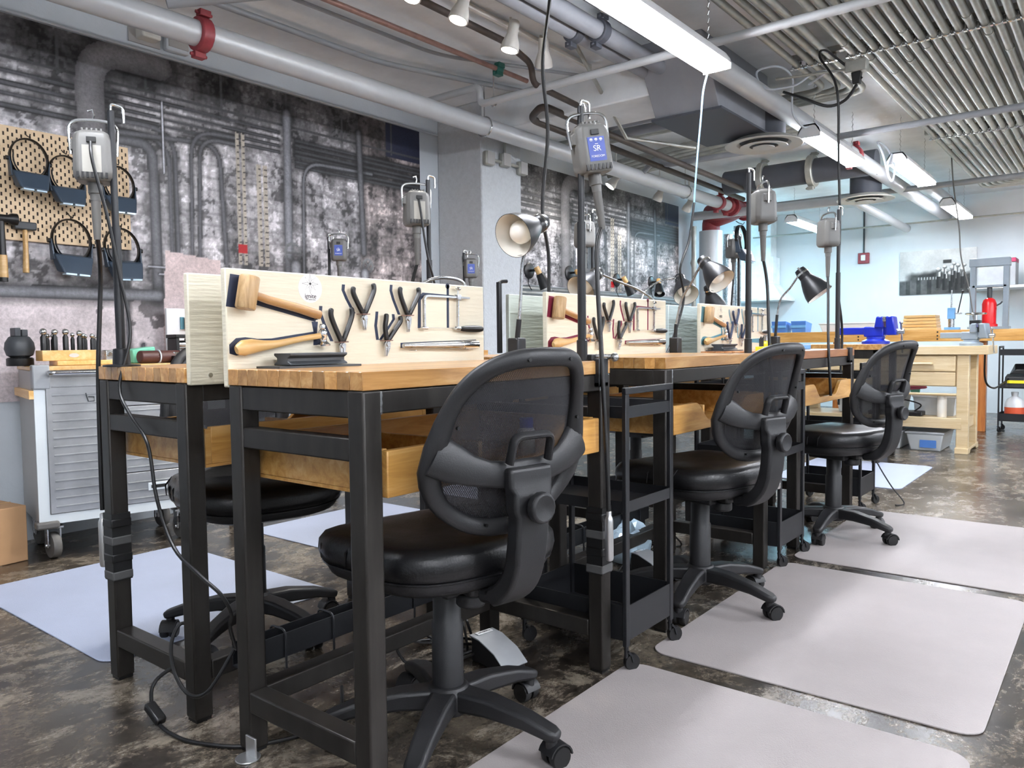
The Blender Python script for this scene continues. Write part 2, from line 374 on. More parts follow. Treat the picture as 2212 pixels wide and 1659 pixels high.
def mural_img(W, z0, z1, res=.008):
    rs = np.random.RandomState(5)
    w_ = int(W/res)+1; h = int((z1-z0)/res)+1
    D = W-np.linspace(0, W, w_)[None, :]+np.zeros((h, 1)); Z = np.linspace(z0, z1, h)[:, None]+np.zeros((1, w_))
    f1 = fract(h, w_, 6, 12, rs); f2 = fract(h, w_, 20, 40, rs); f3 = fract(h, w_, 4, 60, rs, 4); f4 = rs.random((h, w_))
    f5 = fract(h, w_, 90, 170, rs, 2); v = .53+.55*(f1-.5)+.42*(f2-.5)+.5*(f3-.5)+.3*(f5-.5)
    # brickwork
    row = np.floor(Z/.072); bx = D/.21+.5*(row % 2)
    mort = np.minimum(np.abs(Z/.072-row-.5)*-1+.5, .5-np.abs(bx-np.floor(bx)-.5)*1.0)
    my = np.minimum(Z/.072-row, 1-(Z/.072-row))*.072; mxx = np.minimum(bx-np.floor(bx), 1-(bx-np.floor(bx)))*.21
    line = np.minimum(my, mxx)
    per = rs.random((200, 200)); pb = per[(row.astype(int)) % 200, np.floor(bx).astype(int) % 200]
    v = v*(.92+.16*pb)
    v = np.where(line < .006, v*.84, v)
    v = np.where((f2 > .60) & (f5 > .5), v+.16, v)
    v = np.where((f2 < .38) & (f5 < .6), v*.62, v)
    # soot to the top and in patches
    v *= 1-.55*np.clip((Z-2.36)/.12, 0, 1)
    v *= 1-.55*np.exp(-((Z-2.3)/.12)**2)*(D < 1.2)
    v *= 1-.4*np.exp(-((D-1.52)/.16)**2-((Z-1.8)/.4)**2)
    v = np.clip(v, .03, .95)
    rgb = np.stack([v*1.0, v*.97, v*.97], -1)
    # pale plastered dado on the left
    low = (Z < 1.25) & (D > 2.05); k = np.clip(.70+.3*(f2-.5)+.2*(f1-.5), .3, .9)
    rgb[low] = np.stack([k*1.0, k*.93, k*.92], -1)[low]
    dk = low & (f1 < .42) & (D < 2.5); rgb[dk] *= .5
    # right-hand soot and brown staining
    br = (D < .62); rgb[br] = (rgb*np.array([1.02, .96, .93]))[br]*.92
    nv = (D < .36) & (Z > 2.40); rgb[nv] = np.array([.10, .11, .17])
    # big flat panels along the top
    for d0 in np.arange(.3, 4.2, .47):
        ln = (np.abs(D-d0) < .008) & (Z > 2.42); rgb[ln] = .22
    ln = np.abs(Z-2.445) < .008; rgb[ln] = .2
    def pipe(path, r, dark=.09, light=.27, tint=(1, 1, 1.03), sh=.5):
        ds = seg_dist(D, Z, path)
        m = ds < r*2.4; rgb[m] *= (1-sh*np.clip(1-(ds[m]-r)/(r*1.4), 0, 1))[:, None]
        m = ds < r; t = ds[m]/r; q = light*(1-t**2)+dark*t**2
        rgb[m] = q[:, None]*np.array(tint)*(0.8+.4*f2[m])[:, None]
    def bd(p, r): return [(a.x, a.y) for a in bend([(x, z, 0) for x, z in p], r)]
    for z in (2.36, 2.33, 2.29, 2.26, 2.22, 2.19):
        pipe([(1.17, z), (-.1, z-.005)], .012, .05, .2)
    for z in (2.38, 2.32, 2.27, 2.21): pipe([(4.2, z), (2.36, z-.01)], .014, .05, .24)
    for z in (2.40, 2.35, 2.31, 2.27): pipe([(2.36, z), (1.3, z-.01)], .010, .06, .22)
    pipe(bd([(2.1, 2.60), (2.49, 2.60), (2.48, 1.4)], .2), .075, .24, .36, (1.03, 1, 1))
    pipe(bd([(2.36, 2.245), (2.02, 2.25), (2.02, 1.30)], .2), .016)
    pipe(bd([(2.36, 2.19), (2.058, 2.19), (2.058, 1.30)], .16), .016)
    pipe(bd([(2.36, 2.145), (2.155, 2.15), (2.15, 1.28)], .12), .032, .10, .30)
    pipe(bd([(2.36, 2.18), (1.735, 2.225), (1.70, 1.35)], .13), .016)
    pipe(bd([(1.6, 2.29), (1.915, 2.28), (1.935, 1.4)], .16), .013)
    pipe(bd([(1.6, 2.25), (1.862, 2.245), (1.887, 1.35)], .13), .013)
    pipe([(2.09, 2.4), (2.09, 2.0)], .007, .3, .7)
    for dd, zz, ww in ((2.25, 1.0, .012), (2.33, 1.9, .014)): pipe([(dd, .8), (dd, zz)], ww)
    for k in range(6): pipe([(2.0-.03*k-.25*(k % 2), 1.45-.02*k), (2.0-.03*k-.25*(k % 2)+.2, 1.45-.02*k)], .006, .3, .55)
    # rulers
    for d0, d1, za, zb in ((1.625, 1.595, 1.5, 2.33), (1.585, 1.555, 1.5, 2.33), (1.475, 1.445, 1.5, 2.15), (1.43, 1.40, 1.5, 2.15)):
        m = (D < d0) & (D > d1) & (Z > za) & (Z < zb); rgb[m] = np.array([.56, .52, .46])*(.85+.3*f2[m])[:, None]
        tk = m & (np.mod(Z, .04) < .010) & (D < d0-.010); rgb[tk] = .09
    m = (D < 1.62) & (D > 1.555) & (np.abs(Z-1.605) < .03); rgb[m] = np.array([.55, .03, .05])
    pipe([(1.234, 2.52), (1.247, 1.45)], .034, .16, .42)
    m = np.abs(np.hypot(D-1.212, Z-1.61)-.06) < .010; rgb[m] = .33
    m = (np.hypot(D-1.212, Z-1.61) < .055) & (np.minimum(np.abs(D-1.212), np.abs(Z-1.61)) < .008); rgb[m] = .3
    pipe([(1.19, 1.52), (1.19, 1.35)], .045, .15, .5)
    pipe(bd([(.5, 2.245), (1.11, 2.23), (1.13, 1.3)], .15), .013, .06, .35)
    pipe([(.62, 2.52), (.592, 1.66)], .026, .10, .3)
    m = np.abs(np.hypot(D-.555, Z-1.568)-.045) < .009; rgb[m] = .36
    m = (np.hypot(D-.555, Z-1.568) < .04) & (np.minimum(np.abs(D-Z+1.013), np.abs(D+Z-2.123)) < .010); rgb[m] = .36
    pipe([(.585, 1.51), (.585, 1.38)], .04, .15, .5)
    pipe([(4.2, 1.27), (2.15, 1.285)], .034, .10, .38)
    # torn pale paper
    ed = 2.10+.05*(1.55-Z); m = (D < ed) & (D > 1.75) & (Z > .8) & (Z < 1.53+.1*(D-1.9)); rgb[m] = (np.array([.70, .62, .60])*(.85+.3*f2[m][:, None]))
    rgb = np.clip(rgb, .01, 1)
    return np.clip(rgb*1.1, 0, 1)**1.85*np.array([.97, .985, 1.03])
mi = mural_img(4.1, .72, 2.655)
o = raster('wall_mural', 4.1, 1.935, mi, MX.Translation((.32, 4.413, .72)), 'mural')
tag(o, 'printed brick-and-pipes wall mural behind the pegboard, left of the column', 'mural', 'printed murals')
o = raster('wall_mural', 3.8, 1.125, mural_img(3.8, 1.53, 2.655), MX.Translation((5.13, 4.413, 1.53)), 'mural')
tag(o, 'printed brick-and-pipes wall mural right of the column above the corrugated metal', 'mural', 'printed murals')

# ================================================================ ceiling services
GRP = 'ceiling pipes'
def pipe_thing(name, label, path, r, m, n=12, couplings=(), group=GRP, cm='red', cat='pipe', hangers=()):
    t = thing(name, label, cat, path[0], group=group)
    obj('pipe_run', G().tube(path, r, n), m, t, w=True)
    for p, d in couplings:
        p = V(p); d = V(d).normalized(); g = G().cyl(p-d*.032, p+d*.032, r*1.32, n=18)
        c = obj('coupling', g, cm, t, bev=.008, w=True)
        a = d.cross(V((0, 0, 1))); a = a.normalized() if a.length > .1 else V((1, 0, 0))
        for s in (-1, 1):
            b = p+(V((0, 0, 1))*s*.8+a*.25*s).normalized()*r*1.55
            k = obj('bolt_lug', G().box((-.022, -.03, -.016), (.022, .03, .016), MX.Translation(b) @ d.to_track_quat('Y', 'Z').to_matrix().to_4x4()).cyl(b-d*.045, b+d*.045, .009, n=8), cm, c, bev=.004, w=True)
    for p in hangers:
        p = V(p); obj('hanger', G().tube(arc(p, r+.006, 0, 2*PI, 20, 'yz')[:-1], .006, 6, closed=True).cyl(p+V((0, 0, r)), (p.x, p.y, 2.86), .005, n=6), 'gwire', t, w=True)
    return t
pipe_thing('sprinkler_main', 'thick silver sprinkler main crossing in front of the mural, with red coupling', [(-.8, 3.68, 2.55), (8.78, 3.68, 2.55)], .064, 'silver', 24,
           [((2.16, 3.68, 2.55), (1, 0, 0)), ((8.45, 3.68, 2.55), (1, 0, 0)), ((8.72, 3.68, 2.55), (1, 0, 0))], hangers=[(4.35, 3.68, 2.55), (7.6, 3.68, 2.55)])
pipe_thing('sprinkler_main', 'thick grey pipe running beside the fluorescent lights to the far wall', [(1.0, 1.935, 2.6), (11.8, 1.935, 2.6)], .066, 'silver', 24, [((7.3, 1.935, 2.6), (1, 0, 0))], hangers=[(3.2, 1.935, 2.6)])
pipe_thing('sprinkler_main', 'second thick grey pipe ending in the far wall behind the far lights', [(8.6, 1.73, 2.63), (11.8, 1.73, 2.63)], .064, 'silver', 24)
pipe_thing('branch_pipe', 'pale branch pipe with stepped elbow beside the white column', bend([(4.06, 4.0, 2.72), (4.06, 3.47, 2.72), (4.06, 3.47, 2.6), (4.09, -2.5, 2.62)], .05), .024, 'pipew', 14, hangers=[(4.07, 3.36, 2.6)])
pipe_thing('branch_pipe', 'grey branch pipe crossing over the middle of the room above the second bench', bend([(6.62, 3.68, 2.55), (6.62, 3.5, 2.7), (6.62, 3.4, 2.62), (6.66, -2.5, 2.62)], .05), .026, 'pipeg', 14)
pipe_thing('branch_pipe', 'grey branch pipe crossing beyond the second air vent', [(9.1, 4.3, 2.56), (9.2, -2.5, 2.58)], .03, 'pipeg', 14)
pipe_thing('thin_rod', 'thin steel conduit crossing high in front of the far wall', [(11.35, 4.4, 2.5), (11.4, -2.5, 2.5)], .012, 'galv', 8, group=None, cat='conduit', hangers=())
pipe_thing('branch_pipe', 'thick grey cross pipe high at far end joining the pipe bank', [(8.9, 4.2, 2.5), (9.0, 2.4, 2.5), (11.5, 2.35, 2.45)], .05, 'silver', 16)
pipe_thing('copper_pipe', 'copper pipe with green valve under the ceiling above the mural', [(.5, 3.36, 2.79), (4.35, 3.29, 2.79)], .016, 'copper', 10, [((4.05, 3.295, 2.79), (1, 0, 0))], cm='dgreen')
pipe_thing('ceiling_conduit', 'blue-grey conduit hugging the ceiling nearest the mural wall', bend([(.5, 3.86, 2.82), (3.5, 3.86, 2.82), (3.85, 3.75, 2.82), (4.6, 3.5, 2.82)], .2), .018, 'pipeg', 10)
pipe_thing('ceiling_conduit', 'thin conduit on the ceiling beside the copper pipe', bend([(.5, 3.56, 2.83), (3.7, 3.5, 2.83), (4.05, 3.3, 2.83), (4.62, 3.0, 2.83)], .2), .012, 'pipeg', 8)
pipe_thing('diagonal_pipe', 'dark grey drain pipe meeting the ceiling above the red coupling', [(1.95, 3.62, 2.63), (2.7, 3.2, 2.84)], .035, 'pipeg', 12)
pipe_thing('iron_pipe', 'dark iron pipe with double bend near the lit ceiling spotlights', bend([(2.3, 2.95, 2.8), (3.7, 2.95, 2.78), (3.95, 2.95, 2.72), (4.0, 2.98, 2.62), (4.5, 2.98, 2.6)], .06), .02, 'iron', 10)
pipe_thing('iron_pipe', 'dark iron pipe looping low behind the flex shaft motor, nearest the wall', bend([(5.2, 3.4, 2.58), (4.55, 3.42, 2.6), (4.4, 3.2, 2.62), (5.0, 3.2, 2.6), (8.9, 3.2, 2.56)], .1), .026, 'iron', 10)
pipe_thing('iron_pipe', 'straight dark iron pipe above the main, second from the mural wall', [(5.0, 3.43, 2.62), (8.6, 3.45, 2.58)], .026, 'iron', 10)
for i, (x, y) in enumerate(((5.3, 3.1), (5.55, 3.05))):
    pipe_thing('banded_pipe', 'grey banded pipe crossing below the square duct, %s of the pair' % ('nearer' if i == 0 else 'farther'), [(x, 3.6, 2.66), (x-.05, 2.2, 2.66)], .036, 'duct', 14, [((x-.03, 2.62-.1*i, 2.66), (0, 1, 0))], cm='ductd')
for i, (y, z) in enumerate(((2.50, 2.74), (2.38, 2.74), (2.22, 2.78))):
    pipe_thing('ceiling_duct_pipe', 'large dull pipe running under the ceiling beside the first light, %s of three' % ('nearest the spotlights', 'middle', 'nearest the light')[i], [(1.2, y, z), (4.62+.25*(i < 2), y, z)], (.045, .05, .04)[i], 'duct', 16, [((3.75+.08*i, y, z), (1, 0, 0))] if i < 2 else (), cm='ductd')
pipe_thing('brace_rod', 'diagonal bright brace rod hanging under the ceiling near the column', [(4.15, 2.75, 2.84), (5.2, 3.0, 2.52), (5.75, 2.7, 2.5)], .014, 'galv', 8, group=None, cat='brace')

# bank of galvanised conduits on the right
cond = [1.372-.0638*i for i in range(24)]
zc = 2.755
ORD = 'first second third fourth fifth sixth seventh eighth ninth tenth eleventh twelfth thirteenth fourteenth fifteenth sixteenth seventeenth eighteenth nineteenth twentieth twenty-first twenty-second twenty-third twenty-fourth'.split()
for i, y in enumerate(cond):
    xb = 9.35+(len(cond)-1-i)*.06
    p = bend([(.4, y, zc), (xb, y, zc), (xb, -2.2-.0*i, zc)], .18)
    t = thing('conduit', 'galvanised conduit in the right-hand ceiling bank, %s counting from the lights' % ORD[i], 'conduit', (.4, y, zc), group='bank of ceiling conduits')
    obj('pipe_run', G().tube(p, .0225, 10), 'galv', t, w=True)
    for k in range(3):
        x = 2.2+.9*((i*37) % 5)/5+k*2.75
        obj('coupling', G().cyl((x, y, zc), (x+.05, y, zc), .0265, n=10), 'galv', t, w=True)
for i, y in enumerate((1.713, 1.625, 1.562, 1.498)):
    xb = 5.78+.075*i
    p = bend([(1.8, y, zc), (xb, y, zc), (xb, 4.3, zc)], .16)
    t = thing('conduit', 'galvanised conduit elbowing left beyond the outlet box, %s from the lights' % ORD[i], 'conduit', (1.8, y, zc), group='elbowed ceiling conduits')
    obj('pipe_run', G().tube(p, .0215, 10), 'galv', t, w=True)
for i, x in enumerate((6.62, 6.74, 6.86, 6.98, 7.1)):
    t = thing('conduit', 'bright conduit rising towards the red fittings, %s beyond the first vent' % ORD[i], 'conduit', (x, 2.3, 2.78), group='lit conduits beyond the first vent')
    obj('pipe_run', G().tube(bend([(x-.2, 2.2, 2.79), (x, 2.9, 2.79), (x+.1, 4.3, 2.72)], .2), .028, 10), 'galv', t, w=True)
for i, (x, a) in enumerate(((2.55, 1.75), (5.15, 1.75), (7.74, 1.45))):
    t = thing('conduit_rack', 'steel strut with clamps holding the conduit bank, %s' % ('nearest the camera', 'beyond the outlet box', 'farthest from the camera')[i], 'rack', (x, 1, 2.78), group='conduit racks')
    obj('strut', G().box((x-.02, -.25, 2.78), (x+.02, a, 2.815)), 'galv', t, w=True)
    base = None
    for y in ([1.713, 1.625, 1.562, 1.498] if i == 1 else [])+cond:
        g = G().tube([(0, -.026, .03), (0, -.026, -.012), (0, -.012, -.026), (0, .012, -.026), (0, .026, -.012), (0, .026, .03)], .006, 6).box((-.012, -.04, -.028), (.012, -.024, -.016)).box((-.012, .024, -.028), (.012, .04, -.016))
        if base is None: base = obj('clamp', g, 'gwire', t); base.location = (0, y-1, zc-2.78)
        else:
            c = base.copy(); COL.objects.link(c); c.location = (0, y-1, zc-2.78)

# fluorescent fixtures
def fixture(x0, y, z, label, m='tube', L=1.22, chain=True):
    t = thing('fluorescent_light', label, 'light', (x0, y, z), group='fluorescent lights')
    prof = [(-.078, .004), (-.07, .03), (-.045, .065), (.045, .065), (.07, .03), (.078, .004), (.073, .004), (.064, .022), (.04, .056), (-.04, .056), (-.064, .022), (-.073, .004)]
    mx = MX(((0, 0, 1, 0), (1, 0, 0, 0), (0, 1, 0, 0), (0, 0, 0, 1)))
    obj('reflector', G().prism(prof, L, mx), 'white', t)
    for e in (0, L-.012): obj('end_cap', G().prism([(-.076, -.026)]+prof[:6]+[(.076, -.026)], .012, MX.Translation((e, 0, 0)) @ mx), 'white', t)
    for k in (-.058, 0, .058): obj('tube', G().cyl((.012, k, -.008), (L-.012, k, -.008), .0165, n=10), m, t)
    if chain:
        for e in (.12, L-.12):
            obj('chain', G().tube([(e, .004*(-1)**k, .075+k*.02) for k in range(int((2.86-z-.075)/.02))], .003, 5), 'gwire', t)
fixture(2.77, 1.745, 2.44, 'bright fluorescent light nearest the camera, overhead at top of the picture')
fixture(5.67, 1.80, 2.44, 'bright fluorescent light hanging beside the first round vent')
fixture(7.0, 1.515, 2.44, 'fluorescent light with coiled white cord, third along the room')
fixture(9.6, 1.57, 2.44, 'small distant fluorescent light nearest the far wall')
fixture(9.45, 3.2, 2.42, 'cool fluorescent light in the pale blue recess behind the motor', 'bluetube')
fixture(-.1, 1.745, 2.44, 'fluorescent light behind the camera over the near bench row')
for j, y in enumerate((-1.15, -2.9)):  # rows out of view, added to raise the overall light level
    for i, x in enumerate((-1.6, 1.3, 4.2, 7.1)): fixture(x, y, 2.44, 'unseen fluorescent light added for fill on the right, %s one of the %s row' % (('first', 'second', 'third', 'fourth')[i], ('inner', 'outer')[j]))
fixture(10.5, 5.4, 2.44, 'cool fluorescent light deep in the recess', 'bluetube')

# track lights
t = thing('light_track', 'dark track carrying the ceiling spotlights above the copper pipe', 'track', (3.2, 2.82, 2.8))
obj('rail', box1((1.8, 2.86, 2.82), (4.5, 2.885, 2.845)), 'ventw', t, w=True)
def spot(p, aim, label, lit=True, z0=2.83, e=None):
    p = V(p); d = (V(aim)-p).normalized(); t = thing('track_spotlight', label, 'light', p, group='ceiling spotlights')
    q = p.copy()
    obj('housing', G().lathe([(.024, -.15), (.03, -.14), (.032, -.07), (.05, -.02), (.054, .02), (.047, .02), (.04, -.005), (.02, -.02)], 20, to((0, 0, 0), d)), 'ventw', t)
    obj('lens', G().lathe([(.046, .004), (.046, .010)], 20, to((0, 0, 0), d)), 'hot' if lit else 'bulb', t)
    obj('yoke', G().tube([tuple(-d*.11), tuple(-d*.11+V((0, .02, .03))), (0-d.x*.11, .02-d.y*.11, z0-p.z)], .009, 8), 'ventw', t)
    if lit:
        l = bpy.data.lights.new('spot', 'SPOT'); l.energy = SPOT if e is None else e; l.spot_size = 1.35; l.spot_blend = .6; l.shadow_soft_size = .04; l.color = (1, .95, .86)
        lo = bpy.data.objects.new('lamp', l); COL.objects.link(lo); lo.parent = t; lo.matrix_local = to(tuple(d*.03), -d)
spot((2.72, 2.75, 2.68), (2.35, 2.75, 1.9), 'glaring white ceiling spotlight at top, first along the track')
spot((3.07, 2.76, 2.68), (2.8, 2.9, 1.7), 'white bell-shaped ceiling spotlight, second along the track')
spot((3.52, 2.78, 2.66), (3.4, 2.9, 1.8), 'white bell-shaped ceiling spotlight, third along the track')
spot((3.9, 2.82, 2.68), (4.3, 3.1, 1.9), 'unlit white ceiling spotlight at the far end of the track', False)
spot((6.55, 3.95, 2.5), (6.1, 4.42, 1.7), 'glaring spotlight below the main pipe at the far mural', e=14)
spot((7.5, 3.95, 2.5), (7.6, 4.42, 1.7), 'white petal-shaped spotlight hanging below the main pipe near the vertical pipes', e=14)
spot((8.2, 3.95, 2.48), (8.4, 4.42, 1.8), 'white spotlight hanging lowest beside the red pipe fittings', False)

# ducts and vents
t = thing('air_duct', 'grey square sheet-metal duct dropping beside the first light', 'duct', (5.0, 2.2, 2.45))
obj('duct_body', G().hexa([(4.72, 2.05, 2.46), (5.55, 2.05, 2.46), (5.55, 2.5, 2.46), (4.72, 2.5, 2.46)], [(4.45, 2.05, 2.86), (5.55, 2.05, 2.86), (5.55, 2.5, 2.86), (4.45, 2.5, 2.86)]), 'duct', t, bev=.006, w=True)
obj('flange', box1((4.70, 2.03, 2.445), (5.57, 2.52, 2.46)), 'ductd', t, w=True)
def vent(x, y, z, label):
    t = thing('ceiling_vent', label, 'vent', (x, y, z), group='round ceiling vents')
    obj('collar', G().lathe([(.15, .03), (.15, .3)], 24), 'ductd', t)
    obj('outer_ring', G().lathe([(.19, .012), (.27, .0), (.275, .006), (.20, .045), (.15, .05), (.15, .04), (.185, .02)], 36, loop=True), 'ventw', t)
    obj('middle_ring', G().lathe([(.10, -.004), (.165, -.012), (.168, -.006), (.11, .02)], 32, loop=True), 'ventw', t)
    obj('centre_disc', G().lathe([(.02, -.016), (.075, -.018), (.078, -.012), (.03, .01)], 28), 'ventw', t)
    obj('throat', G().lathe([(.18, .028), (.18, .036)], 28), 'ductd', t)
vent(5.64, 2.11, 2.4, 'large round white ceiling vent beside the bright second light')
vent(8.52, 2.13, 2.4, 'smaller-looking round ceiling vent farther along, below the pipes')
pipe_thing('round_duct', 'dark round duct under the ceiling behind the third motor', [(8.0, 3.4, 2.66), (8.0, 1.9, 2.66)], .12, 'ductd', 20, [((8.0, 3.0, 2.66), (0, 1, 0)), ((8.0, 2.5, 2.66), (0, 1, 0))], cm='galv', group=None, cat='duct')

# outlet box and cords up at the conduit bank
t = thing('outlet_box', 'galvanised outlet box with black plug hung below the conduit bank', 'outlet', (4.97, 1.3, 2.6))
obj('box', G().box((-.035, -.06, -.03), (.035, .06, .04)), 'galv', t, bev=.006)
obj('plug', G().hexa([(-.02, -.02, -.1), (.02, -.02, -.1), (.02, .02, -.1), (-.02, .02, -.1)], [(-.022, -.028, -.03), (.022, -.028, -.03), (.022, .028, -.03), (-.022, .028, -.03)]), 'rubber', t, bev=.005)
obj('bracket_rod', G().cyl((0, .06, 0), (-.1, .45, 0), .008), 'galv', t)
def cord(name, label, pts, r, m, n=6, group='hanging cords'):
    name = 'extension_cord'
    return tag(obj(name, G().tube(smooth(pts, n), r, 6), m), label, 'cord', group)
cord('power_cord', 'black cord looping below the outlet box and hanging to the third bench', [(4.97, 1.3, 2.5), (4.96, 1.36, 2.42), (4.95, 1.46, 2.40), (4.93, 1.6, 2.47), (4.92, 1.72, 2.53)], .009, 'rubber')
cord('power_cord', 'long black cord arching from the outlet box down to the third bench', [(4.97, 1.27, 2.53), (4.95, 1.36, 2.62), (4.8, 1.43, 2.68), (4.66, 1.42, 2.6), (4.57, 1.3, 2.38), (4.62, 1.3, 2.0), (4.66, 1.3, 1.6), (4.70, 1.32, 1.3), (4.80, 1.32, 1.02), (4.78, 1.33, .6)], .007, 'rubber')
cord('power_cord', 'coiled white cord looped by the conduits above the second light', [(5.7, 1.8, 2.5), (5.55, 1.8, 2.46), (5.35, 1.8, 2.5), (5.2, 1.76, 2.56), (5.08, 1.72, 2.66), (5.0, 1.78, 2.72), (4.95, 1.9, 2.7), (5.0, 1.86, 2.6), (5.06, 1.7, 2.6), (5.1, 1.6, 2.66), (5.05, 1.5, 2.64), (5.1, 1.62, 2.6)], .007, 'cordw')
cord('power_cord', 'long black wavy cord hanging from the ceiling behind the front row', [(2.6, 1.77, 2.86), (2.53, 1.77, 2.6), (2.49, 1.77, 2.3), (2.44, 1.77, 2.05), (2.47, 1.77, 1.8), (2.43, 1.77, 1.5), (2.47, 1.77, 1.3), (2.45, 1.77, .95)], .007, 'rubber')
t = thing('extension_cord', 'pale blue cord turning black, hanging from the first light to the second lamp', 'cord', (3.95, 1.77, 2.45), group='hanging cords')
obj('upper_length', G().tube(smooth([(3.95, 1.77, 2.45), (3.87, 1.77, 2.3), (3.84, 1.77, 2.15), (3.79, 1.77, 1.9), (3.76, 1.77, 1.7)]), .0048, 6), 'cordb', t, w=True)
obj('lower_length', G().tube(smooth([(3.76, 1.77, 1.7), (3.7, 1.77, 1.5), (3.6, 1.77, 1.35), (3.64, 1.77, 1.2), (3.52, 1.77, 1.0), (3.4, 1.76, .9)]), .006, 6), 'rubber', t, w=True)
cord('power_cord', 'thin grey cord hanging to the far bench with the press', [(8.85, 1.42, 2.86), (8.9, 1.4, 2.5), (9.0, 1.36, 2.1), (9.02, 1.34, 1.8), (9.1, 1.28, 1.5), (9.15, 1.24, 1.2), (9.15, 1.22, 1.1)], .007, 'sleeve')
cord('power_cord', 'knot of pale cord at the near end of the third light', [(7.0, 1.55, 2.5), (6.98, 1.58, 2.36), (7.02, 1.55, 2.28), (7.0, 1.53, 2.4), (7.05, 1.6, 2.56), (6.95, 1.65, 2.6), (6.9, 1.6, 2.5), (6.96, 1.57, 2.33)], .008, 'cordw')

# things on the back wall and column
t = thing('junction_boxes', 'three grey electrical boxes joined by conduit on the column', 'electrical box', (4.885, 3.95, 2.42))
for dx, dz in ((-.2, .0), (0, .02), (.22, -.01)):
    p = obj('box', G().prism([(-.05, -.055), (.05, -.055), (.05, .055), (-.05, .055)], .05, MX.Translation((dx, 0, dz)) @ MX.Rotation(PI/2, 4, 'X')), 'galv', t, bev=.016)
    obj('cover', G().prism([(-.045, -.05), (.045, -.05), (.045, .05), (-.045, .05)], .006, MX.Translation((dx, -.05, dz)) @ MX.Rotation(PI/2, 4, 'X')), 'cabg', p, bev=.012)
obj('conduit', G().cyl((-.2, -.025, 0), (.22, -.025, 0), .012).cyl((0, -.025, 0), (0, -.025, .4), .012), 'galv', t)
t = thing('alarm_box', 'beige alarm box high on the wall above the mural', 'electrical box', (2.24, 4.42, 2.72))
obj('box', box1((-.05, -.09, 0), (.06, 0, .11)), 'ventw', t, bev=.01); obj('plate', box1((-.09, -.012, -.02), (.09, 0, .15)), 'cabg', t)
t = thing('switch_box', 'flat grey box beside the alarm box above the mural', 'electrical box', (2.42, 4.42, 2.70))
obj('box', box1((-.07, -.05, 0), (.07, 0, .13)), 'wall', t, bev=.01); obj('lid', box1((-.06, -.056, .02), (.06, -.05, .12)), 'cabg', t)

# vertical silver pipes and red fittings by the end of the far mural
t = thing('riser_pipe', 'widest silver vertical riser with red elbow by the far mural end', 'pipe', (9.3, 4.15, 0), group='riser pipes')
obj('pipe_run', G().cyl((0, 0, 0), (0, 0, 2.36), .145, n=28), 'silver', t)
obj('elbow', G().tube(bend([(0, 0, 2.36), (0, 0, 2.5), (-.1, -.35, 2.56), (-.3, -.45, 2.56)], .12), .11, 20), 'red', t)
t = thing('riser_pipe', 'silver vertical pipe with tapered cap, right of the widest riser', 'pipe', (9.72, 4.1, 0), group='riser pipes')
obj('pipe_run', G().lathe([(.085, 0), (.085, 2.1), (.06, 2.25), (.06, 2.36)], 22), 'bsteel', t)
t = thing('riser_pipe', 'narrow silver vertical pipe farthest right of the risers', 'pipe', (10.02, 4.1, 0), group='riser pipes')
obj('pipe_run', G().lathe([(.05, 0), (.05, 2.5)], 18), 'bsteel', t)
t = thing('riser_pipe', 'thin galvanised vertical pipe at the edge of the far mural', 'pipe', (9.02, 4.25, 0), group='riser pipes')
obj('pipe_run', G().lathe([(.03, 0), (.03, 1.9), (.045, 1.95), (.03, 2.0), (.035, 2.4)], 14), 'galv', t)
t = thing('red_fitting', 'red cast pipe tee at the end of the silver main', 'pipe fitting', (8.95, 3.68, 2.55))
obj('tee', G().cyl((-.2, 0, 0), (.3, 0, 0), .085, n=20).cyl((.05, 0, 0), (.25, .45, .02), .1, n=20), 'red', t)
for dx in (-.18, .26): obj('flange', G().cyl((dx, 0, 0), (dx+.05, 0, 0), .115, n=20), 'red', t)
# sconces on the far mural
for i, (x, z, dx, dz, c) in enumerate(((5.83, 1.66, .05, -.12, 'first'), (6.5, 1.68, .02, -.12, 'second'), (7.42, 1.662, .07, -.12, 'third'), (8.21, 1.679, -.05, -.1, 'fourth'))):
    t = thing('wall_sconce', 'black wall sconce with brass joint on the far mural, %s from the column' % c, 'lamp', (x, 4.413, z), group='wall sconces')
    obj('backplate', G().lathe([(.07, 0), (.075, .012), (.06, .022)], 24, to((0, 0, 0), (0, -1, 0))), 'blk', t)
    obj('arm', G().cyl((0, 0, 0), (0, -.09, 0), .012), 'blk', t)
    d = V((dx, -.035, dz)).normalized(); p = V((0, -.10, .01))
    obj('joint', G().cyl(p-d*.02, p+d*.055, .026, n=14), 'pine', t)
    obj('shade', G().lathe([(.03, .05), (.036, .06), (.062, .19), (.058, .19), (.03, .07)], 22, to(p, d), loop=True), 'blk', t)
    obj('bulb', G().ball(p+d*.15, .035), 'bulb', t)
    obj('cable', G().tube(smooth([(0, -.01, -.05), (-.03, -.02, -.12), (.02, -.02, -.18)]), .004, 5), 'rubber', t)

